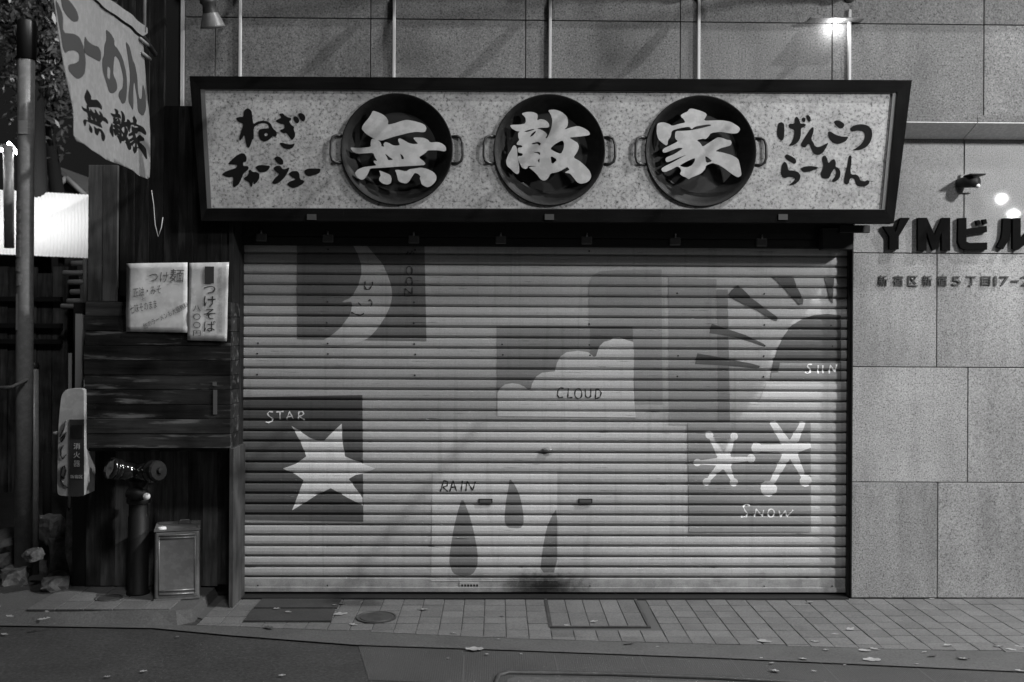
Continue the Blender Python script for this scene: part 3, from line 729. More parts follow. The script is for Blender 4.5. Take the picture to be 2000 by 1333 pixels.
LEFT = {'ne': [['480,275 505,258 535,265 552,290 555,330 565,400 570,410 600,388 650,375 700,380 735,405 755,450 790,480 795,510 780,532 755,522 735,545 700,570 670,578 635,560 618,525 615,485 625,460 660,452 700,450 720,448 712,420 690,400 655,398 610,410 568,440 572,545 555,560 540,610 522,640 505,625 492,580 485,520 475,515 460,545 440,568 428,550 445,490 465,430 468,405 440,392 415,382 398,350 430,340 470,338 472,300', '672,505 690,490 708,505 700,522 678,525']],
 'gi': [['812,312 850,302 875,330 905,345 932,350 930,370 910,382 935,420 962,435 955,455 970,500 968,530 940,565 920,540 885,490 860,497 835,485 822,465 870,450 865,410 815,400 780,380 790,370 840,345'], ['948,345 975,330 1000,350 1012,380 990,405 965,385'], ['995,310 1025,300 1055,315 1070,345 1062,375 1040,382 1014,355'], ['820,590 850,588 890,602 930,605 968,595 950,635 905,652 860,640 830,610']],
 'chi': [['320,795 350,760 400,715 450,688 485,695 503,735 498,770 465,775 470,815 505,812 523,825 515,850 470,885 450,940 425,990 380,1020 368,1000 372,940 370,915 330,922 290,910 262,892 300,865 360,845 405,830 412,800 380,797']],
 'ya': [['520,855 540,848 560,870 600,870 625,890 625,930 600,970 570,992 568,960 560,975 555,1010 542,1015 525,965 490,950 473,930 505,910 525,885']],
 'bar': [['585,825 615,805 660,803 732,812 710,850 680,870 625,873 605,850']],
 'shi': [['765,740 790,718 825,725 855,760 855,795 830,800 795,780'], ['762,830 790,810 830,812 845,840 870,845 915,823 905,860 870,920 820,970 770,987 745,975 770,935 820,890 790,870 768,850']],
 'yu': [['905,885 940,862 990,860 1010,885 1015,940 1058,955 1050,980 1000,1010 955,1025 910,1008 890,985 920,960 970,945 970,935 930,915']],
 'bar2': [['1052,860 1090,838 1150,835 1218,840 1205,880 1160,898 1100,912 1070,895']]}
RIGHT = {'ge': [['150,400 180,388 205,405 208,470 205,540 190,567 160,555 138,520 137,470 145,420'], ['320,335 340,345 358,385 362,403 400,405 418,415 400,435 366,450 368,510 355,560 320,600 280,617 245,615 275,590 300,530 305,460 265,450 247,430 255,405 305,405 308,360'], ['375,355 395,342 412,355 410,385 390,390 378,378'], ['420,325 440,320 460,345 462,380 445,388 430,370 420,345']],
 'n': [['470,440 490,438 490,480 465,555 490,590 500,620 530,632 565,620 625,590 632,592 605,645 575,690 530,708 490,690 465,640 450,600 435,600 410,635 375,625 365,605 390,560 435,490']],
 'ko': [['690,380 715,370 760,385 790,415 775,445 745,452 705,420 688,395'], ['625,485 650,478 700,510 760,530 828,530 800,575 730,602 680,590 640,550']],
 'tsu': [['838,450 880,420 950,407 1010,420 1050,460 1057,510 1040,580 1000,630 940,658 860,662 900,640 950,600 980,555 985,500 960,475 910,470 855,482']],
 'ra': [['212,715 230,698 270,715 318,745 322,780 305,793 265,770 225,745'], ['205,770 225,780 240,815 245,855 290,855 340,870 365,905 355,950 310,990 245,1000 280,975 315,940 300,920 250,915 215,930 185,915 175,880 180,810']],
 'bar': [['362,835 400,818 460,812 510,818 538,830 500,850 430,870 385,868']],
 'me': [['575,720 600,708 620,740 632,790 660,755 690,745 705,780 700,820 730,830 750,870 745,920 715,955 680,967 665,955 700,910 708,865 690,835 660,880 640,930 610,935 570,930 555,885 575,845 585,800 572,760']],
 'n2': [['830,715 855,712 855,780 845,850 850,895 905,895 930,920 940,955 990,960 1005,948 1028,955 1025,985 990,1008 940,1012 900,995 885,940 860,925 840,935 830,980 810,992 780,975 790,900 810,830 820,770']]}
for D_, ox in ((LEFT, 380), (RIGHT, 1490)):
    for key, pieces in D_.items():
        for P in pieces:
            loops = [[at(x, y, YB-.002) for x, y in zoomed(s, ox, 160, .20257, 1)] for s in P]
            solid('brush_character', loops, Vector((0, .0015, 0)), M['ink'], sign)

# ------------------------------------------------------------------ the wooden hut front
YW = -.185
hut = thing('wooden_hut_front', 'dark board front of a wooden hut beside the shutter', 'hut', (-1.7, 0, .045))
X1 = at(451, 700, YW).x
zt, zb = at(300, 590, YW).z, at(300, 876, YW).z
def hplank(name, x0, x1, z0, z1, y, mat, th=.02):
    cx, cz = (x0+x1)/2, (z0+z1)/2
    return obj(name, boxmesh(name, -(x1-x0)/2, (x1-x0)/2, 0, th, -(z1-z0)/2+.0012, (z1-z0)/2-.0012, .0015), mat, hut, (cx, y+random.uniform(-.002,.002), cz), (0, random.uniform(-.002,.002), 0))
X0 = at(166, 700, YW).x
bh = (zt-zb)/10
for i in range(10):
    hplank('plank', X0+random.uniform(-.006,.004), X1, zb+i*bh, zb+(i+1)*bh, YW-.004, M['w_dark_x'])
    obj('plank', boxmesh('plank', 0, .016, -.10, .10, -bh/2+.0012, bh/2-.0012), M['w_dark_x'], hut, (X1-.016, YW+.117, zb+(i+.5)*bh))
vw = 28.4/F*(YW-CAM.y)
xx = X0 + .010; i = 0
ztop = at(300, 318, YW).z
while xx < X1 - .01:
    x1 = min(xx+vw, X1)
    top = at(200, 322, YW).z if xx < at(228, 400, YW).x else (4.0 if x1 < -1.60 else 2.50)
    o = hplank('plank', xx, x1, zt+.001, top, YW+.004 + (0 if i < 2 else .03), M['w_post'] if i < 2 else M['w_dark_z'])
    xx = x1; i += 1
box('side_panel', X1-.02, X1-.001, YW+.03, .03, zt, 2.0, M['black'], hut)
box('back_wall', -2.20, -1.335, .055, .15, .0, zt, M['black'], hut)
box('back_wall', -1.98, -1.636, .055, .15, zt+.001, 4.0, M['black'], hut)
box('back_wall', -1.635, -1.335, .055, .15, zt+.001, 2.38, M['black'], hut)
box('soffit_board', X0+.01, X1-.02, YW+.02, .05, zb-.018, zb-.002, M['w_dark_x'], hut)
YL = .03
lw = 28.3/F*(YL-CAM.y); xx = at(167, 1100, YL).x; xe = at(452, 1100, YL).x; i = 0
while xx < xe - .02:
    x1 = min(xx+lw, xe)
    hplank('plank', xx, x1, .050 if i < 9 else .06, zb+.02, YL, M['w_low_z'], .02); xx = x1; i += 1
# the fin board at the shutter edge
zf0, zf1 = .002, zb
obj('fin_board', boxmesh('fin_board', -.011, .011, -.115, .115, -(zf1-zf0)/2, (zf1-zf0)/2, .002), M['w_post'], hut, (X1+.006, YW+.113, (zf0+zf1)/2))
box('corner_post', X1+.001, SX0-.036, -.02, .05, zf1, 2.0, M['black'], hut)
# papers on the boards
def paper(name, corners, mat, label, cat):
    P = [at(x, y, YW-.012) for x, y in corners]
    n = 12; V = []; Fc = []
    for j in range(n+1):
        for i in range(n+1):
            a = P[0].lerp(P[1], i/n); b = P[3].lerp(P[2], i/n); p = a.lerp(b, j/n)
            dpt = .0012*math.sin(i*1.7+j*.6) + .0015*math.sin(j*1.3-i*.4)
            V.append(p + Vector((0, dpt, 0)))
    for j in range(n):
        for i in range(n): Fc.append((j*(n+1)+i, j*(n+1)+i+1, (j+1)*(n+1)+i+1, (j+1)*(n+1)+i))
    me = mesh(name, V, Fc, True); o = obj(name, me, mat)
    s = o.modifiers.new('thickness', 'SOLIDIFY'); s.thickness = .0006
    return tag(o, label, cat)
pa = paper('paper_notice', [(247,515),(366,513),(366,650),(246,648)], M['paper'], 'pale square handwritten notice taped to the dark boards', 'notice')
pb = paper('paper_menu', [(370,514),(447,512.5),(443,667),(366,665)], M['paper2'], 'narrow laminated price notice with a vertical row of brush characters', 'notice')
def write(parent, body, px0, py0, px1, py1, mat, slant=0.0, rot=0.0, name='handwriting'):
    p, q = at(px0, py1, YW-.016), at(px1, py0, YW-.016)
    return glyph_in_box(name, body, p.x, q.x, p.z, q.z, YW-.0165, mat, parent, 0.0, slant, rot)
write(pa, 'つけ', 291, 532, 329, 552, M['pencil'], .1); write(pa, '麺', 332, 526, 359, 551, M['pencil'], .05)
write(pa, '正油・みそ', 260, 560, 315, 577, M['pencil'], .1, R(8)); write(pa, 'と', 277, 581, 285, 587, M['pencil'])
write(pa, '七味そのまま', 253, 591, 307, 608, M['pencil'], .1, R(13)); write(pa, '他のラーメンも大盛無料', 275, 611, 372, 622, M['pencil'], .05, R(27))
p, q = at(400, 554, YW-.016), at(418, 521, YW-.016); box('black_bar', p.x, q.x, YW-.0170, YW-.0160, p.z, q.z, M['extdark'], pb)
for ch, y0, y1 in (('つ',559,574),('け',579,600),('そ',604,624),('ば',627,648)): write(pb, ch, 398, y0, 421, y1, M['brush'], name='brush_writing')
for ch, y0, y1 in (('八',597,608),('〇',613,625),('〇',629,641),('円',646,656)): write(pb, ch, 377, y0, 392, y1, M['brush'], name='brush_writing')
for k_, ch in enumerate('北海道産小麦使用こだわり自家製麺'): write(pb, ch, 427, 522+k_*8, 434, 529+k_*8, M['faint'], name='small_print')
# a strip of torn tape on the boards
for px, py0, py1, lab in ((419,747,754,'torn scrap of pale tape high on the level boards'), (420,762,810,'long scrap of pale tape on the level boards')):
    p, q = at(px-4, py1, YW-.01), at(px+4, py0, YW-.01)
    tag(box('tape_scrap', p.x, q.x, YW-.0085, YW-.0072, p.z, q.z, M['bead']), lab, 'tape')

# ------------------------------------------------------------------ fire brigade standpipe
fc = gnd(272, 1168, .05); fy = -.10; fx = at(270, 1100, fy).x
fd = thing('fire_standpipe', 'dark twin headed fire brigade standpipe before the wooden boards', 'standpipe', (fx, fy, .045))
zn = at(250, 918, fy).z
lathe('column', [(.0, 0), (.058, 0), (.058, .012), (.050, .02), (.050, zn-.28), (.046, zn-.27), (.046, zn-.20)], (fx, fy, .045), (0,0,1), M['pipe'], fd, 28)
lathe('neck', [(.048, 0), (.058, .006), (.058, .028), (.050, .04), (.043, .07), (.047, .12), (.043, .17)], (fx, fy, zn-.17), (0,0,1), M['pipe'], fd, 28)
a0 = Vector((fx-.008, fy-.01, zn-.015))
e1 = at(222, 916, fy-.10); e2 = at(313, 920, fy-.12)
d1 = (e1-a0); d2 = (e2-a0)
tube('elbow', [a0 - d1*.05, a0 + d1*.35, a0 + d1*.75], [.05, .048, .045], M['chrome'], fd, 24)
lathe('nozzle', [(.046, 0), (.052, .004), (.052, .02), (.044, .022), (.044, .032), (.054, .035), (.054, .055), (.03, .056), (0, .05)], a0 + d1*.72, d1, M['chrome'], fd, 28)
tube('elbow', [a0 - d2*.05, a0 + d2*.35, a0 + d2*.70], [.05, .048, .045], M['chrome'], fd, 24)
nz_ = lathe('nozzle', [(.046, 0), (.056, .004), (.056, .022), (.048, .026), (.048, .034)], a0 + d2*.62, d2, M['chrome'], fd, 28)
lathe('nozzle_cap', [(.044, 0), (.052, .004), (.053, .025), (.046, .034), (.018, .036), (.014, .050), (0, .052)], a0 + d2*.62 + d2.normalized()*.03, d2, M['capmat'], fd, 12, False)
vc = at(268, 966, fy-.05)
tube('valve', [vc + Vector((-.05, 0, .008)), vc, vc + Vector((.05, -.01, .004))], [.024, .03, .022], M['pipe'], fd, 14)
lathe('gauge', [(0, .004), (.016, .003), (.018, -.004)], at(286, 970, fy-.085), (.15, -1, .1), M['white'], fd, 20)
tag(box('name_plate', 0, 0, 0, 0, 0, 0, M['white']), 'x', 'x') if False else None

# ------------------------------------------------------------------ the tin can
cb0, cb1 = gnd(292, 1172, .049), gnd(376, 1172, .049)
cw = (cb1.x-cb0.x); ccx, ccy = (cb0.x+cb1.x)/2, cb0.y + cw/2
tin = thing('tin_can', 'square tin oil can standing beside the standpipe', 'can', (ccx, ccy, .049))
tin.rotation_euler = (0, 0, R(15)); tin.matrix_basis = Matrix.LocRotScale((ccx, ccy, .049), tin.rotation_euler, None); W[tin.name] = Matrix.Identity(4)
H = at(345, 1037, cb0.y).z - .049; h2 = cw/2
body = boxmesh('body', -h2, h2, -h2, h2, .004, H, .012, 3); obj('body', body, M['tin'], tin)
def ring(name, z0, z1, out, mat):
    o_, i_ = h2+out, h2-.008
    lp = lambda s, z: [Vector((-s,-s,z)), Vector((s,-s,z)), Vector((s,s,z)), Vector((-s,s,z))]
    solid(name, [lp(o_, z0), lp(i_, z0)], Vector((0,0,z1-z0)), mat, tin)
ring('rim', H-.002, H+.007, .002, M['tin']); ring('rim', .0, .008, .002, M['tin'])
for z in (H-.022, H-.036, .028, .046):
    tube('rib', [(-h2*.78, -h2-.001, z), (h2*.78, -h2-.001, z)], .0042, M['tin'], tin, 8)
for s in (-1, 1):
    tube('rib', [(s*h2*.80, -h2-.0005, .03), (s*h2*.80, -h2-.0005, H-.03)], .0028, M['tin'], tin, 8)
tube('handle', [(.0, .05, H+.006), (.01, .05, H+.022), (.05, .045, H+.022), (.06, .045, H+.006)], .004, M['tin'], tin, 8)
lathe('spout_cap', [(0, .016), (.018, .015), (.021, .010), (.021, 0)], (-.072, -.078, H+.001), (0,0,1), M['white'], tin, 20)

# ------------------------------------------------------------------ fire extinguisher box
ex = thing('extinguisher_box', 'pale fire extinguisher box with black scrawl, hung on a post beside the hut', 'extinguisher box', at(140, 970, -.12))
YE = -.22
def exsolid(name, s, y, th, mat, parent, k=.3302, ox=0, oy=740, sm=1):
    return solid(name, [[at(x, yy, y) for x, yy in zoomed(s, ox, oy, k, sm)]], Vector((0, th, 0)), mat, parent)
exb = exsolid('case', '372,85 395,62 440,58 494,60 496,100 496,690 470,697 420,697 350,690 340,675 338,640 345,300 352,200 362,110', YE, .14, M['ext'], ex)
exl = exsolid('label_panel', '412,242 496,242 496,695 408,695', YE-.004, .0035, M['extdark'], ex, sm=0)
exsolid('window', '425,275 488,275 488,350 425,350', YE-.007, .003, M['black'], exl, sm=0)
for ch, y0, y1 in (('消',866,878),('火',883,895),('器',900,912)):
    p, q = at(143.5, y1, YE-.006), at(156, y0, YE-.006); glyph_in_box('character', ch, p.x, q.x, p.z, q.z, YE-.0065, M['exttext'], exl, .002)
p, q = at(137, 935, YE-.006), at(161, 928, YE-.006); glyph_in_box('character', '新宿区', p.x, q.x, p.z, q.z, YE-.0065, M['exttext'], exl, .002)
for L in ('390,250 375,300 355,345 362,350 385,325 392,318 378,355 362,375', '375,395 360,420 360,455 372,475 392,450', '385,570 375,595 360,570 365,530 380,515 390,545 378,590 362,570 360,600 375,630 405,642'):
    P = [at(x*.3302, 740+y*.3302, YE-.006) for x, y in pts(L)]
    tube('scrawl', P, .0035, M['marker'], exb, 6)
tube('latch', [at(112, 846, YE+.02), at(104, 846, YE+.02)], [.010, .006], M['white'], ex, 10)
p, q = at(149, 748, -.05), at(164, 612, -.05)
wp = thing('pale_post', 'pale square post rising above the extinguisher box', 'post', ((p.x+q.x)/2, -.05, .05))
box('shaft', p.x, q.x, -.07, -.03, .58, q.z, M['cream'], wp, .003)
box('cap', p.x-.003, q.x+.003, -.073, -.027, q.z+.0005, q.z+.012, M['darkmetal'], wp)

# ------------------------------------------------------------------ posts on the left
pb_, pt = gnd(46, 1072, .20), None
YP = pb_.y
bp = thing('steel_pole', 'tall grey steel pole plastered with worn stickers', 'pole', (pb_.x, YP, .10))
tx = at(52, 120, YP)
rr = 15.5/F*(YP-CAM.y)
tube('shaft', [(pb_.x, YP, .10), (pb_.x+(at(50,400,YP).x-pb_.x)*.5, YP, 1.2), (at(50,300,YP).x, YP, at(50,300,YP).z), (tx.x, YP, at(52,48,YP).z)], [rr*1.03, rr*1.03, rr, rr], M['pole'], bp, 24)
lathe('collar', [(rr+.001, 0), (rr+.006, .004), (rr+.006, .20), (rr+.001, .21)], (at(52,118,YP).x, YP, at(52,118,YP).z), (0,0,1), M['darkmetal'], bp, 24)
lathe('cap', [(rr+.003, -.005), (rr+.002, .012), (0, .020)], (at(52,50,YP).x, YP, at(52,50,YP).z), (0,0,1), M['darkmetal'], bp, 24)
def stick(px, py, wpx, hpx, tilt, mat):
    c0 = at(px, py, YP); w_, h_ = wpx/F*(YP-CAM.y), hpx/F*(YP-CAM.y); n = 6; V = []; Fc = []
    ax = pb_.x + (at(50,300,YP).x - pb_.x)*min(1, max(0, (c0.z)/2.2)); r_ = rr*1.03 + .0022
    a0 = math.asin(max(-.9, min(.9, (c0.x-ax)/r_)))
    for i in range(n+1):
        for s in (0, 1):
            a = a0 + (i/n-.5)*w_/r_ + tilt*(s-.5)*h_/r_; z = c0.z + (s-.5)*h_ + tilt*(i/n-.5)*w_
            V.append((ax + r_*math.sin(a), YP - r_*math.cos(a), z))
    for i in range(n): Fc.append((2*i, 2*i+2, 2*i+3, 2*i+1))
    obj('sticker', mesh('sticker', V, Fc), mat, bp)
stick(52, 252, 18, 26, 0, M['cream'])
for a in ((42,403,14,18,.0),(42,425,14,20,.05),(42,446,14,17,0),(42,470,15,20,0),(42,492,15,22,0),(40,520,14,22,-.12),(44,548,14,22,.14)): stick(*a, M['sticker'])
stick(39, 610, 6, 70, 0, M['cream'])
p2 = gnd(68, 1066, .20); YQ = p2.y
sp = thing('short_post', 'shorter steel post behind the stickered pole', 'post', (p2.x, YQ, -.03))
r2 = 8.5/F*(YQ-CAM.y); t2 = at(66, 712, YQ)
tube('shaft', [(p2.x, YQ, -.03), (t2.x, YQ, t2.z)], r2, M['pole'], sp, 16)
lathe('cap', [(r2+.004, -.02), (r2+.005, .0), (r2*.6, .018), (0, .022)], t2, (0,0,1), M['darkmetal'], sp, 16)
r3 = gnd(92, 1040); t3 = at(92, 885, r3.y)
tag(tube('wooden_stake', [(r3.x, r3.y, -.03), t3], [.030, .028], M['bark'], None, 8), 'dim stake behind the broken concrete lump', 'stake')
# slack rope from the pole
P = [at(-30, 745, YP-.3), at(0, 758, YP-.18), at(22, 757, YP-.1), at(45, 746, YP-rr-.01), at(60, 737, YP-.0)]
tag(tube('slack_rope', P, .010, M['rock'], None, 8), 'slack pale rope tied to the stickered pole', 'rope')
# rubble and blocks
def rock(name, px, py, d_, size, seed, label, mat='rock'):
    random.seed(seed); bm = bmesh.new(); bmesh.ops.create_icosphere(bm, subdivisions=3, radius=1.0)
    from mathutils import noise as ns
    for v in bm.verts:
        n_ = v.co.normalized()
        q_ = Vector((max(-.72, min(.72, n_.x)), max(-.72, min(.72, n_.y)), max(-.72, min(.72, n_.z))))
        f = 1 + .28*ns.noise(n_*1.7 + Vector((seed, 0, 0))) + .10*ns.noise(n_*5 + Vector((0, seed, 0)))
        v.co = Vector((q_.x*size[0], q_.y*size[1], q_.z*size[2])) * f * 1.25
    zmin = min(v.co.z for v in bm.verts)
    me = bpy.data.meshes.new(name); bm.to_mesh(me); bm.free()
    c = gnd(px, py, d_)
    o = obj(name, me, M[mat], None, (c.x, c.y, d_ - zmin - .006), (random.uniform(-.1,.1), random.uniform(-.1,.1), random.uniform(0, 3)))
    return tag(o, label, 'stone')
random.seed(3)
rock('concrete_footing', 30, 1112, .0, (.30,.20,.105), 3, 'broken concrete footing under the stickered pole', 'concrete')
rock('concrete_footing', 108, 1120, .0, (.13,.16,.10), 6, 'smaller broken concrete footing beside the hut corner', 'concrete')
rock('concrete_lump', 102, 1064, .19, (.055,.06,.085), 4, 'upright broken concrete lump behind the footing')
rock('concrete_lump', 128, 1128, .02, (.09,.08,.11), 9, 'tall broken lump between footing and extinguisher box')
rock('concrete_lump', 152, 1136, .045, (.05,.045,.20), 17, 'upright lump in the shade under the extinguisher box')
rock('concrete_lump', 30, 1150, .0, (.13,.07,.06), 14, 'low dark lump at the far edge of the footing')
rock('concrete_lump', 112, 1160, .0, (.16,.07,.05), 21, 'long worn lump in front of the footing')
rock('concrete_lump', 66, 1094, .19, (.05,.035,.03), 31, 'fist sized dark lump on the concrete footing')
random.seed(11)

# ------------------------------------------------------------------ the banner
br, bl = at(292, 350, -.45), at(142, 275, -1.79)
ey = (br - bl); eyh = Vector((ey.x, ey.y, 0)).normalized(); nrm = eyh.cross(Vector((0,0,1))).normalized()
if nrm.dot(CAM - br) < 0: nrm = -nrm
ban = thing('cloth_banner', 'pale cloth banner with dark brush lettering hung out over the corner', 'banner', (br.x, br.y, 2.1))
def wave(p):
    s = (p - bl).dot(eyh); hgt = p.z
    return nrm * (.004*math.sin(s*9+.6) + .0022*math.sin(s*21+hgt*3) - .004*math.sin((hgt-2.05)*4))
def bp3(px, py, lift): 
    p = onplane(px, py, br, nrm); return p + wave(p) + nrm*lift
out = chaikin([(100+x*.27, y*.27) for x, y in pts('20,-120 55,130 75,280 110,520 150,760 158,830 155,1015 240,1050 330,1110 430,1170 560,1220 640,1270 710,1305 720,1200 722,900 700,650 682,440 672,310 640,262 420,95 290,-10 150,-120')], 1)
def flat_cloth(name, loops, lift, mat, parent, cut=.025):
    L = [[onplane(x, y, br, nrm) for x, y in P] for P in loops]
    tris = tessellate_polygon(L); flat = [p for l in L for p in l]
    bm = bmesh.new(); vs = [bm.verts.new(p) for p in flat]
    for tr in tris:
        try: bm.faces.new([vs[i] for i in tr])
        except ValueError: pass
    s = [(p-bl).dot(eyh) for p in flat]; k = min(s)
    while k < max(s):
        k += cut; bmesh.ops.bisect_plane(bm, geom=bm.verts[:]+bm.edges[:]+bm.faces[:], dist=1e-6, plane_co=bl+eyh*k, plane_no=eyh)
    zs = [p.z for p in flat]; k = min(zs)
    while k < max(zs):
        k += cut*2; bmesh.ops.bisect_plane(bm, geom=bm.verts[:]+bm.edges[:]+bm.faces[:], dist=1e-6, plane_co=(0,0,k), plane_no=(0,0,1))
    bmesh.ops.triangulate(bm, faces=bm.faces[:])
    for v in bm.verts: v.co = v.co + wave(v.co) + nrm*lift
    bmesh.ops.recalc_face_normals(bm, faces=bm.faces[:])
    me = bpy.data.meshes.new(name); bm.to_mesh(me); bm.free()
    for pl in me.polygons: pl.use_smooth = True
    o = obj(name, me, mat, parent); return o
cl_ = flat_cloth('cloth', [out], 0, M['cloth'], ban)
sm2 = cl_.modifiers.new('thickness', 'SOLIDIFY'); sm2.thickness = .0012; sm2.offset = 0
def zf(s): return chaikin([(100+x*.27, y*.27) for x, y in pts(s)], 1)
BIG = [['85,-20 120,-10 145,20 180,80 195,130 185,158 155,160 120,115 95,60'], ['45,-10 75,40 100,110 100,240 160,245 200,270 235,340 255,440 245,530 215,560 180,575 150,545 130,510 130,470 170,460 195,440 195,390 165,365 130,370 112,390 95,340 85,250 65,130'],
  ['248,262 270,300 310,330 350,340 375,370 378,430 360,450 320,430 265,400 240,380 240,300'],
  ['410,212 435,240 460,290 458,330 480,350 520,420 545,540 548,650 540,740 515,757 485,700 490,665 520,640 525,560 495,440 460,400 455,470 452,540 475,600 478,650 450,680 430,670 415,600 390,520 385,440 400,400 402,330 415,290', '420,480 435,500 432,580 418,560'],
  ['535,300 560,330 590,430 620,470 637,560 640,650 650,720 665,715 668,600 690,680 693,790 670,845 640,810 635,700 610,580 600,650 600,780 590,800 560,750 555,700 570,560 550,400']]
def skewed(piece, k, x0, y0, w_, h_):
    xs = [p[0] for P in GL[k] for p in pts(P[0])]; ys = [p[1] for P in GL[k] for p in pts(P[0])]
    a, b, c_, d_ = min(xs), max(xs), min(ys), max(ys)
    f = lambda x, y: (x0 + (x-a)/(b-a)*w_, y0 + (y-c_)/(d_-c_)*h_ + (x-a)/(b-a)*w_*.54)
    return [[(100+X*.27, Y*.27) for X, Y in (f(x, y) for x, y in chaikin(pts(l), 1))] for l in piece]
for P in BIG:
    flat_cloth('brush_edge', [zf(P[0])], .0010, M['clothblack'], ban)
    pp = zf(P[0]); cx = sum(p[0] for p in pp)/len(pp); cy = sum(p[1] for p in pp)/len(pp)
    # the grey body leaves a thin black edge, thicker to the lower right
    n_ = len(pp); ins = []
    area = sum(pp[i][0]*pp[(i+1) % n_][1]-pp[(i+1) % n_][0]*pp[i][1] for i in range(n_))
    sg = 1 if area > 0 else -1
    for i in range(n_):
        ax_, ay_ = pp[i-1]; bx_, by_ = pp[(i+1) % n_]; d_ = math.hypot(bx_-ax_, by_-ay_) or 1
        ins.append((pp[i][0] - sg*(by_-ay_)/d_*.55 - .2, pp[i][1] + sg*(bx_-ax_)/d_*.55))
    flat_cloth('brush_character', [ins] + [zf(h) for h in P[1:]], .0016, M['clothink'], ban)
    for h in P[1:]: flat_cloth('brush_gap', [zf(h)], .0022, M['cloth'], ban)
for k_, a_ in ((0, (208, 618, 216, 312)), (1, (430, 761, 145, 256)), (2, (545, 804, 150, 281))):
    for piece in GL[k_]: flat_cloth('brush_character', skewed(piece, k_, *a_), .0012, M['clothblack'], ban)
# sleeve with its rod, ties and the upright hanger
def bq(px, py, lf=0): return onplane(px, py, br, nrm) + nrm*lf
s0, s1 = bq(100+170*.27, -150*.27), bq(100+668*.27, 245*.27)
flat_cloth('sleeve', [[(100+x*.27, y*.27) for x, y in pts('160,-150 420,0 560,105 688,205 690,240 655,262 560,190 420,85 300,-10 100,-150')]], .010, M['cloth'], ban)
tube('rod', [s0 + nrm*-.012, s1 + nrm*-.012, s1 + eyh*.35 + nrm*-.012], .012, M['darkmetal'], ban, 10)
hp = at(281, 50, s1.y)
tube('hanger', [(hp.x, s1.y, hp.z-.03), (hp.x, s1.y, 3.9)], .010, M['pole'], ban, 10)
for a, b in (('640,280','690,330'), ('655,385','705,430')):
    (x0, y0), (x1, y1) = pts(a)[0], pts(b)[0]
    tube('tie', [bp3(100+x0*.27, y0*.27, .008), bp3(100+x1*.27, y1*.27, .012)], .008, M['cloth'], ban, 6)
tube('cord', [at(296,372,-.36), at(300,400,-.36), at(303,440,-.37), at(309,463,-.37), at(315,445,-.36), at(318,425,-.35)], .0022, M['cream'], ban, 5)

# ------------------------------------------------------------------ lamps over the sign (unlit) whose arms reach out from the wall
def sign_lamp(x, zarm, yh, zh, label):
    L = thing('sign_lamp', label, 'lamp', (x, 0, zarm), 'unlit reflector lamps on arms above the sign')
    lathe('wall_plate', [(0, .012), (.03, .011), (.034, 0)], (x, -.002, zarm), (0,-1,0), M['lampneck'], L, 16)
    if zh < 2.9: AP = [(x, -.005, zarm), (x, yh*.5, zarm+.02), (x, yh+.05, zarm+.01), (x, yh, zarm-.03), (x, yh, zh+.15)]
    else: AP = [(x, -.005, zarm), (x, -.12, zarm+.01), (x, yh*.5, zarm+.10), (x, yh, zh+.15)]
    tube('arm', AP, .016, M['lampneck'], L, 10)
    lathe('junction', [(0, -.03), (.024, -.028), (.028, .0), (.024, .03), (0, .032)], (x, -.10, zarm+.008), (0,-1,0), M['lampneck'], L, 16)
    ax = Vector((.12, .32, -1)).normalized(); o0 = Vector((x, yh, zh+.165))
    lathe('neck', [(0, 0), (.030, .002), (.030, .03), (.036, .035), (.036, .05), (.028, .06), (.034, .10)], o0, ax, M['lampneck'], L, 20)
    lathe('shade', [(.034, .095), (.046, .125), (.054, .15), (.057, .158), (.054, .160)], o0, ax, M['shade'], L, 28)
    lathe('face', [(.055, .157), (.03, .163), (0, .165)], o0, ax, M['lampface'], L, 28)
q = at(402, 52, -.6)
sign_lamp(q.x, 3.19, -.60, q.z-.005, 'low hanging round lamp above the left end of the sign')
for x, lab in ((-.538, 'second'), (.266, 'third'), (1.037, 'fourth'), (1.822, 'fifth')):
    sign_lamp(x, 3.13, -.90, 3.08, 'round sign lamp on a long arm over the sign, %s from the hut' % lab)

# ------------------------------------------------------------------ fallen leaves
def leaf_mesh(seed):
    random.seed(seed); n = 9; V = []; Fc = []
    bend, roll = random.uniform(.3, 1.0), random.uniform(-.5, .5)
    for i in range(n+1):
        u = i/n; hw = .5*math.sin(math.pi*min(1, u*.96+.02))**.8 * random.uniform(.30, 1.15)
        for s in (-1, 0, 1):
            V.append((u-.5, s*hw*.55, .02 + .22*bend*abs(s)*hw + .35*bend*(u-.5)**2 + .06*roll*s + random.uniform(0, .03)))
    for i in range(n):
        for s in (0, 1): Fc.append((i*3+s, (i+1)*3+s, (i+1)*3+s+1, i*3+s+1))
    me = mesh('fallen_leaf', V, Fc, True)
    return me
LM = [leaf_mesh(s) for s in range(6)]; LD = [leaf_mesh(s+10) for s in range(2)]
for me in LM: me.materials.append(M['leaf'])
for me in LD: me.materials.append(M['leafdark'])
random.seed(5)
LEAFSEEN = {}
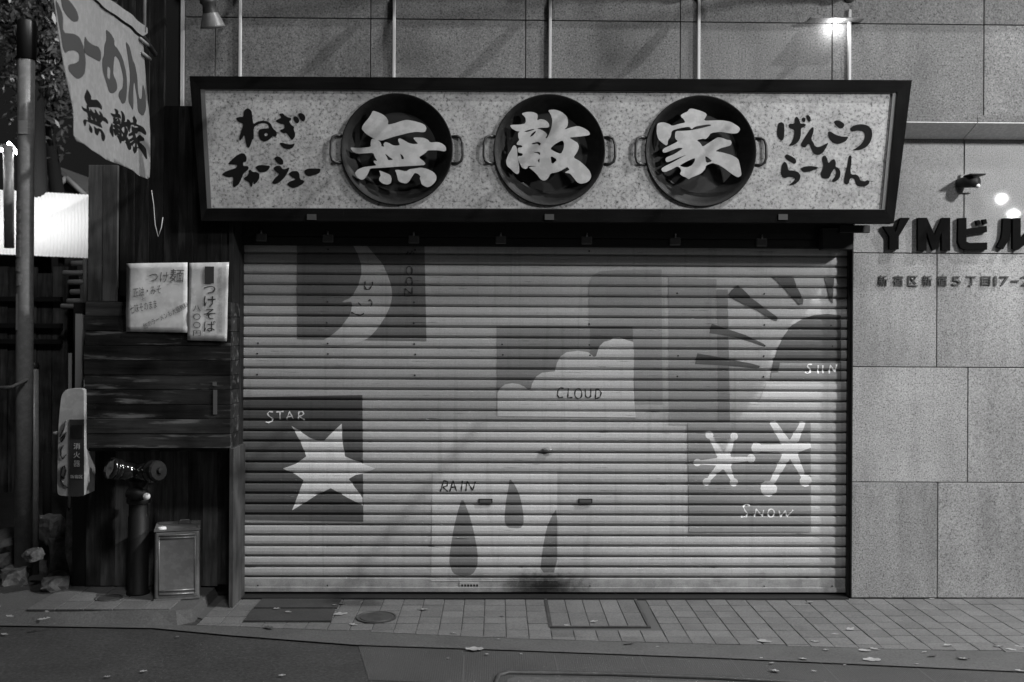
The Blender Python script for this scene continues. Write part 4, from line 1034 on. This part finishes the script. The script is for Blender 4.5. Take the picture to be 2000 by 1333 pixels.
def leaf(px, py, wpx, where, dark=False):
    z = .050 if px < 390 and py < 1212 else (.0 if py < 1240 else -.003)
    if 485 < px < 660 and py < 1217: z = .010
    c = gnd(px, py, z); s = 1.15*wpx/F*(c.y-CAM.y)
    me = random.choice(LD if dark else LM)
    o = bpy.data.objects.new('fallen_leaf', me); o.matrix_basis = Matrix.LocRotScale((c.x, c.y, z+.001), Matrix.Rotation(random.uniform(-.7,.7) + random.choice((0, math.pi)), 3, 'Z').to_quaternion(), (s, s, s))
    link(o)
    near = next(n for lim, n in ((240, 'below the extinguisher box'), (470, 'below the tin can'), (720, 'below the painted star'), (850, 'between star and rain'), (1090, 'below the painted rain'),
        (1345, 'by the drain hatch'), (1590, 'below the painted snow'), (1680, 'below the shutter edge'), (1850, 'below the first granite joint'), (9999, 'near the right border')) if px < lim)
    size = 'tiny' if wpx < 10 else 'small' if wpx < 15 else 'medium' if wpx < 20 else 'broad'
    lab = '%s %s curled leaf %s, %s' % (size, 'dark' if dark else 'pale', where, near)
    if lab in LEAFSEEN: lab = '%s %s curled leaf %s, %s, a little further %s' % (size, 'dark' if dark else 'pale', where, near, 'right' if px > LEAFSEEN[lab] else 'left')
    LEAFSEEN[lab] = px
    return tag(o, lab, 'leaf', 'fallen leaves')
for a in ((19,1205,16),(86,1211,20),(201,1141,22),(92,1196,12)): leaf(*a, 'on concrete')
for a in ((563,1197,12),(540,1190,14),(653,1183,9),(667,1181,13),(665,1201,24)): leaf(*a, 'on the mats')
for a in ((826,1192,20),(1108,1223,13),(1160,1215,14),(690,1221,16),(1581,1178,17)): leaf(*a, 'on the tiles')
for a in ((1661,1230,20),(1632,1240,14),(1736,1169,12),(1925,1169,14),(1820,1171,10)): leaf(*a, 'on the tiles')
for a in ((973,1250,8),(1270,1253,6),(1284,1264,7),(1493,1256,24),(1592,1255,18),(1613,1271,12),(1689,1273,20),(1707,1269,18),(1805,1275,14),(1850,1263,20),(1949,1265,18),(1976,1271,20),(1991,1265,14),(885,1238,12)): leaf(*a, 'on the kerb')
for a in ((9,1240,14),(346,1245,9),(280,1312,12),(210,1323,13),(551,1320,12),(927,1270,30),(951,1279,9),(875,1287,8),(1018,1278,6),(1340,1322,10),(1487,1286,8),(1508,1296,11),(1568,1289,16),(1512,1311,20),(1590,1312,9),(1703,1291,30),(1791,1298,9),(1880,1289,22),(1991,1311,14),(1650,1300,8)): leaf(*a, 'on the road')
for a in ((525,1228,22),(980,1205,10),(1228,1259,20),(1821,1283,22),(1320,1254,10)): leaf(*a, 'on the kerb', True)

# ------------------------------------------------------------------ the yard behind, on the left
# lit corrugated sheet on posts with a fluorescent lamp over it
YC = 4.2
aw = thing('corrugated_awning', 'brightly lit corrugated plastic awning in the yard behind the pole', 'awning', at(90, 505, YC))
tl, tr_, brr, bll = at(-160, 362, YC+.9), at(178, 381, YC+.9), at(178, 505, YC), at(-160, 490, YC)
n = 150; V = []; Fc = []
nr = (tr_-tl).cross(bll-tl).normalized()
for i in range(n+1):
    amp = .0045*math.sin(i*math.pi/1.5)
    for j in range(4):
        p = tl.lerp(tr_, i/n).lerp(bll.lerp(brr, i/n), j/3); V.append(p + nr*(amp + .05*math.sin(math.pi*j/3)))
for i in range(n):
    for j in range(3): Fc.append((i*4+j, i*4+j+1, (i+1)*4+j+1, (i+1)*4+j))
sheet_ = obj('sheet', mesh('sheet', V, Fc, True), M['poly'], aw)
for px in (-120, 120):
    p = at(px, 500, YC+.1); tube('awning_post', [(p.x, YC+.1, -.03), (p.x, YC+.1, p.z)], .03, M['bark'], aw, 8)
box('gable_board', 0,0,0,0,0,0, M['bark']) if False else None
tb = thing('fluorescent_lamp', 'bare fluorescent tubes glowing over the awning', 'lamp', at(20, 290, YC-.2))
for a, b in (((-60,284),(22,296)), ((16,279),(36,302))):
    tube('tube', [at(a[0], a[1], YC-.1), at(b[0], b[1], YC-.1)], .016, M['tube_on'], tb, 10)
tube('fitting', [at(-60,278,YC-.05), at(24,290,YC-.05)], .03, M['bark'], tb, 8)
tube('lamp_post', [at(16,285,YC-.16), at(18,485,YC-.16)], .045, M['pole'], tb, 14)
ld = bpy.data.lights.new('tube_light', 'AREA'); ld.energy = TUBE_W; ld.shape = 'RECTANGLE'; ld.size = 1.2; ld.size_y = .06
lo = bpy.data.objects.new('tube_light', ld); lp_ = at(10, 296, YC-.1); target = at(20, 440, YC+.4)
lo.matrix_basis = Matrix.Translation(lp_ + Vector((0,-.0,-.03))) @ (target-lp_).to_track_quat('-Z', 'Y').to_matrix().to_4x4(); link(lo, tb)
# small gabled shed behind
YG = 7.5
gb = thing('gabled_shed', 'small gabled shed roof behind the lit awning', 'shed', at(125, 380, YG))
apex, le, re_ = at(113, 325, YG), at(60, 372, YG), at(178, 384, YG)
solid('roof', [[apex, re_ + Vector((.1,0,-.06)), re_ + Vector((.1,0,-.12)), apex + Vector((0,0,-.07)), le + Vector((-.3,0,-.3)), le + Vector((-.3,0,-.24))]], Vector((0, 2.0, 0)), M['pole'], gb)
ap2 = at(130, 348, YG-.05)
tube('barge_board', [at(100, 374, YG-.05), ap2], .035, M['cream'], gb, 6); tube('barge_board', [ap2, at(166, 382, YG-.05)], .035, M['cream'], gb, 6)
solid('wall', [[apex + Vector((0,0,-.1)), re_ + Vector((-.1,0,-.1)), Vector((re_.x-.1, YG, 0)), Vector((le.x, YG, 0)), le + Vector((0,0,-.1))]], Vector((0, .1, 0)), M['bark'], gb)
# plank fence with rails and a rack of poles under the awning
YN = 3.4
fe = thing('plank_fence', 'old plank fence in the dark under the awning', 'fence', at(90, 900, YN))
x = at(-40, 700, YN).x; fzt = at(80, 520, YN).z
while x < at(122, 700, YN).x:
    wd = random.uniform(.09, .14)
    box('plank', x+.004, x+wd-.004, YN+random.uniform(-.01,.01), YN+.03, -.03, fzt+random.uniform(-.12,.05), M['w_low_z'], fe); x += wd
for py in (584, 636, 667):
    a, b = at(-40, py, YN-.05), at(120, py, YN-.05); box('rail', a.x, b.x, YN-.06, YN-.02, a.z-.02, a.z+.02, M['black'], fe)
rk = thing('pole_rack', 'rack of level poles beneath the edge of the awning', 'rack', at(145, 640, YN-.3))
for py, x0 in ((515,140),(534,124),(552,134),(571,138),(589,132),(599,120)):
    tube('rack_pole', [at(x0, py, YN-.3), at(168, py-1, YN-.3)], .022, M['cream'], rk, 8)
tube('upright', [at(166.5, 506, YN-.35), at(166, 604, YN-.35)], .018, M['cream'], rk, 8)
tube('upright', [at(160, 556, YN-.35), at(159, 800, YN-.35)], .014, M['pole'], rk, 8)
tag(tube('thin_stake', [at(137, 690, 2.0), (at(137,690,2.0).x, 2.0, -.03)], .014, M['cream'], None, 8), 'thin pale stake standing between the short post and the hut', 'stake')
tag(box('yard_wall', -9, -2.0, 9.5, 9.7, -.03, 3.0, M['bark']), 'dark wall closing the yard behind the shed', 'wall')
tag(box('neighbour_wall', -2.06, -2.0, .35, 9.4, -.03, 4.2, M['black']), 'dark flank wall running back behind the hut', 'wall')
# trees: leaves in drooping sprays
def tree(name, base, height, centre, rad, nleaf, seed, label, ls=.06):
    random.seed(seed); t_ = thing(name, label, 'tree', base)
    b = Vector(base); c = Vector(centre)
    tube('trunk', [b, b.lerp(c, .4)+Vector((.1,.05,0)), b.lerp(c, .8), c], [.13, .10, .07, .03], M['bark'], t_, 10)
    V = []; Fc = []; BV = []; 
    for k in range(26):
        th, ph = random.uniform(0, 2*math.pi), random.uniform(-.9, 1.2)
        tip = c + Vector((math.cos(th)*math.cos(ph)*rad[0], math.sin(th)*math.cos(ph)*rad[1], math.sin(ph)*rad[2]))*random.uniform(.55, 1)
        st = b.lerp(c, random.uniform(.6, 1))
        if k < 10: tube('limb', [st, st.lerp(tip, .5)+Vector((0,0,.12)), tip], [.03, .018, .006], M['bark'], t_, 6)
        for i in range(nleaf//26):
            u = random.uniform(.35, 1.05); p = st.lerp(tip, u) + Vector([random.gauss(0, .11) for _ in range(3)])
            d = Vector([random.gauss(0, 1) for _ in range(3)]).normalized(); e = d.orthogonal().normalized()
            s_ = ls*random.uniform(.6, 1.3); q0 = len(V)
            V.extend([p, p + d*s_ + e*s_*.35, p + d*s_*2, p + d*s_ - e*s_*.35]); Fc.append((q0, q0+1, q0+2, q0+3))
    obj('crown', mesh('crown', V, Fc), M['foliage'], t_)
tree('yard_tree', (at(70,60,5.0).x-.2, 5.2, -.03), 4, at(75, 30, 5.0) + Vector((0, 0, .35)), (1.0, .8, .75), 3400, 2, 'leafy tree catching lamplight above the pole', .05)
tree('yard_tree', (at(90,150,6.5).x+.3, 6.6, -.03), 4, at(95, 160, 6.5) + Vector((-.05, 0, .15)), (.55, .5, .45), 1300, 8, 'darker tree behind the banner, farther back in the yard', .055)
random.seed(21)

# ------------------------------------------------------------------ lamps out of view: street lamps and one added front fill
def point_in(parent, loc, watts, radius):
    d = bpy.data.lights.new('lamp_light', 'POINT'); d.energy = watts; d.shadow_soft_size = radius; d.color = (1, 1, 1)
    o = bpy.data.objects.new('lamp_light', d); o.matrix_basis = Matrix.Translation(loc); return link(o, parent)
def street_or_fill_lamp(loc, foot, watts, radius, label):
    L = thing('street_or_fill_lamp', label, 'street lamp', (foot[0], foot[1], -.03))
    tube('lamp_column', [(foot[0], foot[1], -.03), (foot[0], foot[1], loc.z-.3), (foot[0]+(loc.x-foot[0])*.3, foot[1]+(loc.y-foot[1])*.3, loc.z+.35), Vector((loc.x, loc.y, loc.z+.36))], [.09, .07, .05, .04], M['pole'], L, 14)
    lathe('hood', [(0, .30), (.10, .29), (.22, .22), (.26, .16), (.25, .16), (.20, .20), (0, .26)], loc, (0,0,1), M['pole'], L, 24)
    point_in(L, loc, watts, radius)
street_or_fill_lamp(STREET_AT, (STREET_AT.x+1.2, STREET_AT.y-.6), STREET_W, .16, 'tall street lamp across the road, off to one side')
street_or_fill_lamp(POLE_AT, (POLE_AT.x+.5, POLE_AT.y-.4), POLE_W, .10, 'high flood lamp column standing near the wall beyond the frame')
street_or_fill_lamp(FILL_AT, (FILL_AT.x-.9, FILL_AT.y-.5), FILL_W, .45, 'added fill lamp high near the viewer, for soft front light')  # unseen fill lamp, added to soften the light on shutter and sign
def mirrored(px, py, t):
    p = at(px, py, 0); d = ray(px, py); d = Vector((d.x, -d.y, d.z)) / abs(d.y)
    return p + d*t
G1, G2 = mirrored(1956, 389, 12.0), mirrored(1979, 419, 12.0)
gl = thing('globe_lamp', 'twin globe lamp across the road mirrored in the granite', 'street lamp', (G1.x+.05, -12.4, -.03))
tube('lamp_column', [(G1.x+.05, -12.4, -.03), (G1.x+.05, -12.4, G2.z)], .05, M['pole'], gl, 12)
for p_ in (G1, G2):
    tube('lamp_arm', [(G1.x+.05, -12.4, G2.z-.1), (p_.x, -12.05, p_.z-.08)], .02, M['pole'], gl, 8)
    lathe('globe', [(.001, -.06), (.033, -.05), (.055, -.022), (.06, 0), (.055, .022), (.033, .05), (.001, .06)], p_, (0,0,1), M['lamp_on'], gl, 20)
# small lit lamp and thin shield, both added for the glow above the sign
wl = thing('added_wall_lamp', 'small lit lamp under a thin shield, added for the glow on the granite over the sign', 'lamp', (1.742, 0, 2.99))
box('added_shield', 1.60, 1.88, -.075, -.004, 2.994, 3.000, M['stone_upper'], wl)
lathe('added_bulb', [(0, 0), (.006, -.003), (.006, -.010), (0, -.012)], (1.742, -.030, 2.993), (0,0,1), M['tube_on'], wl, 10)
point_in(wl, Vector((1.742, -.042, 2.972)), 1.5, .008)
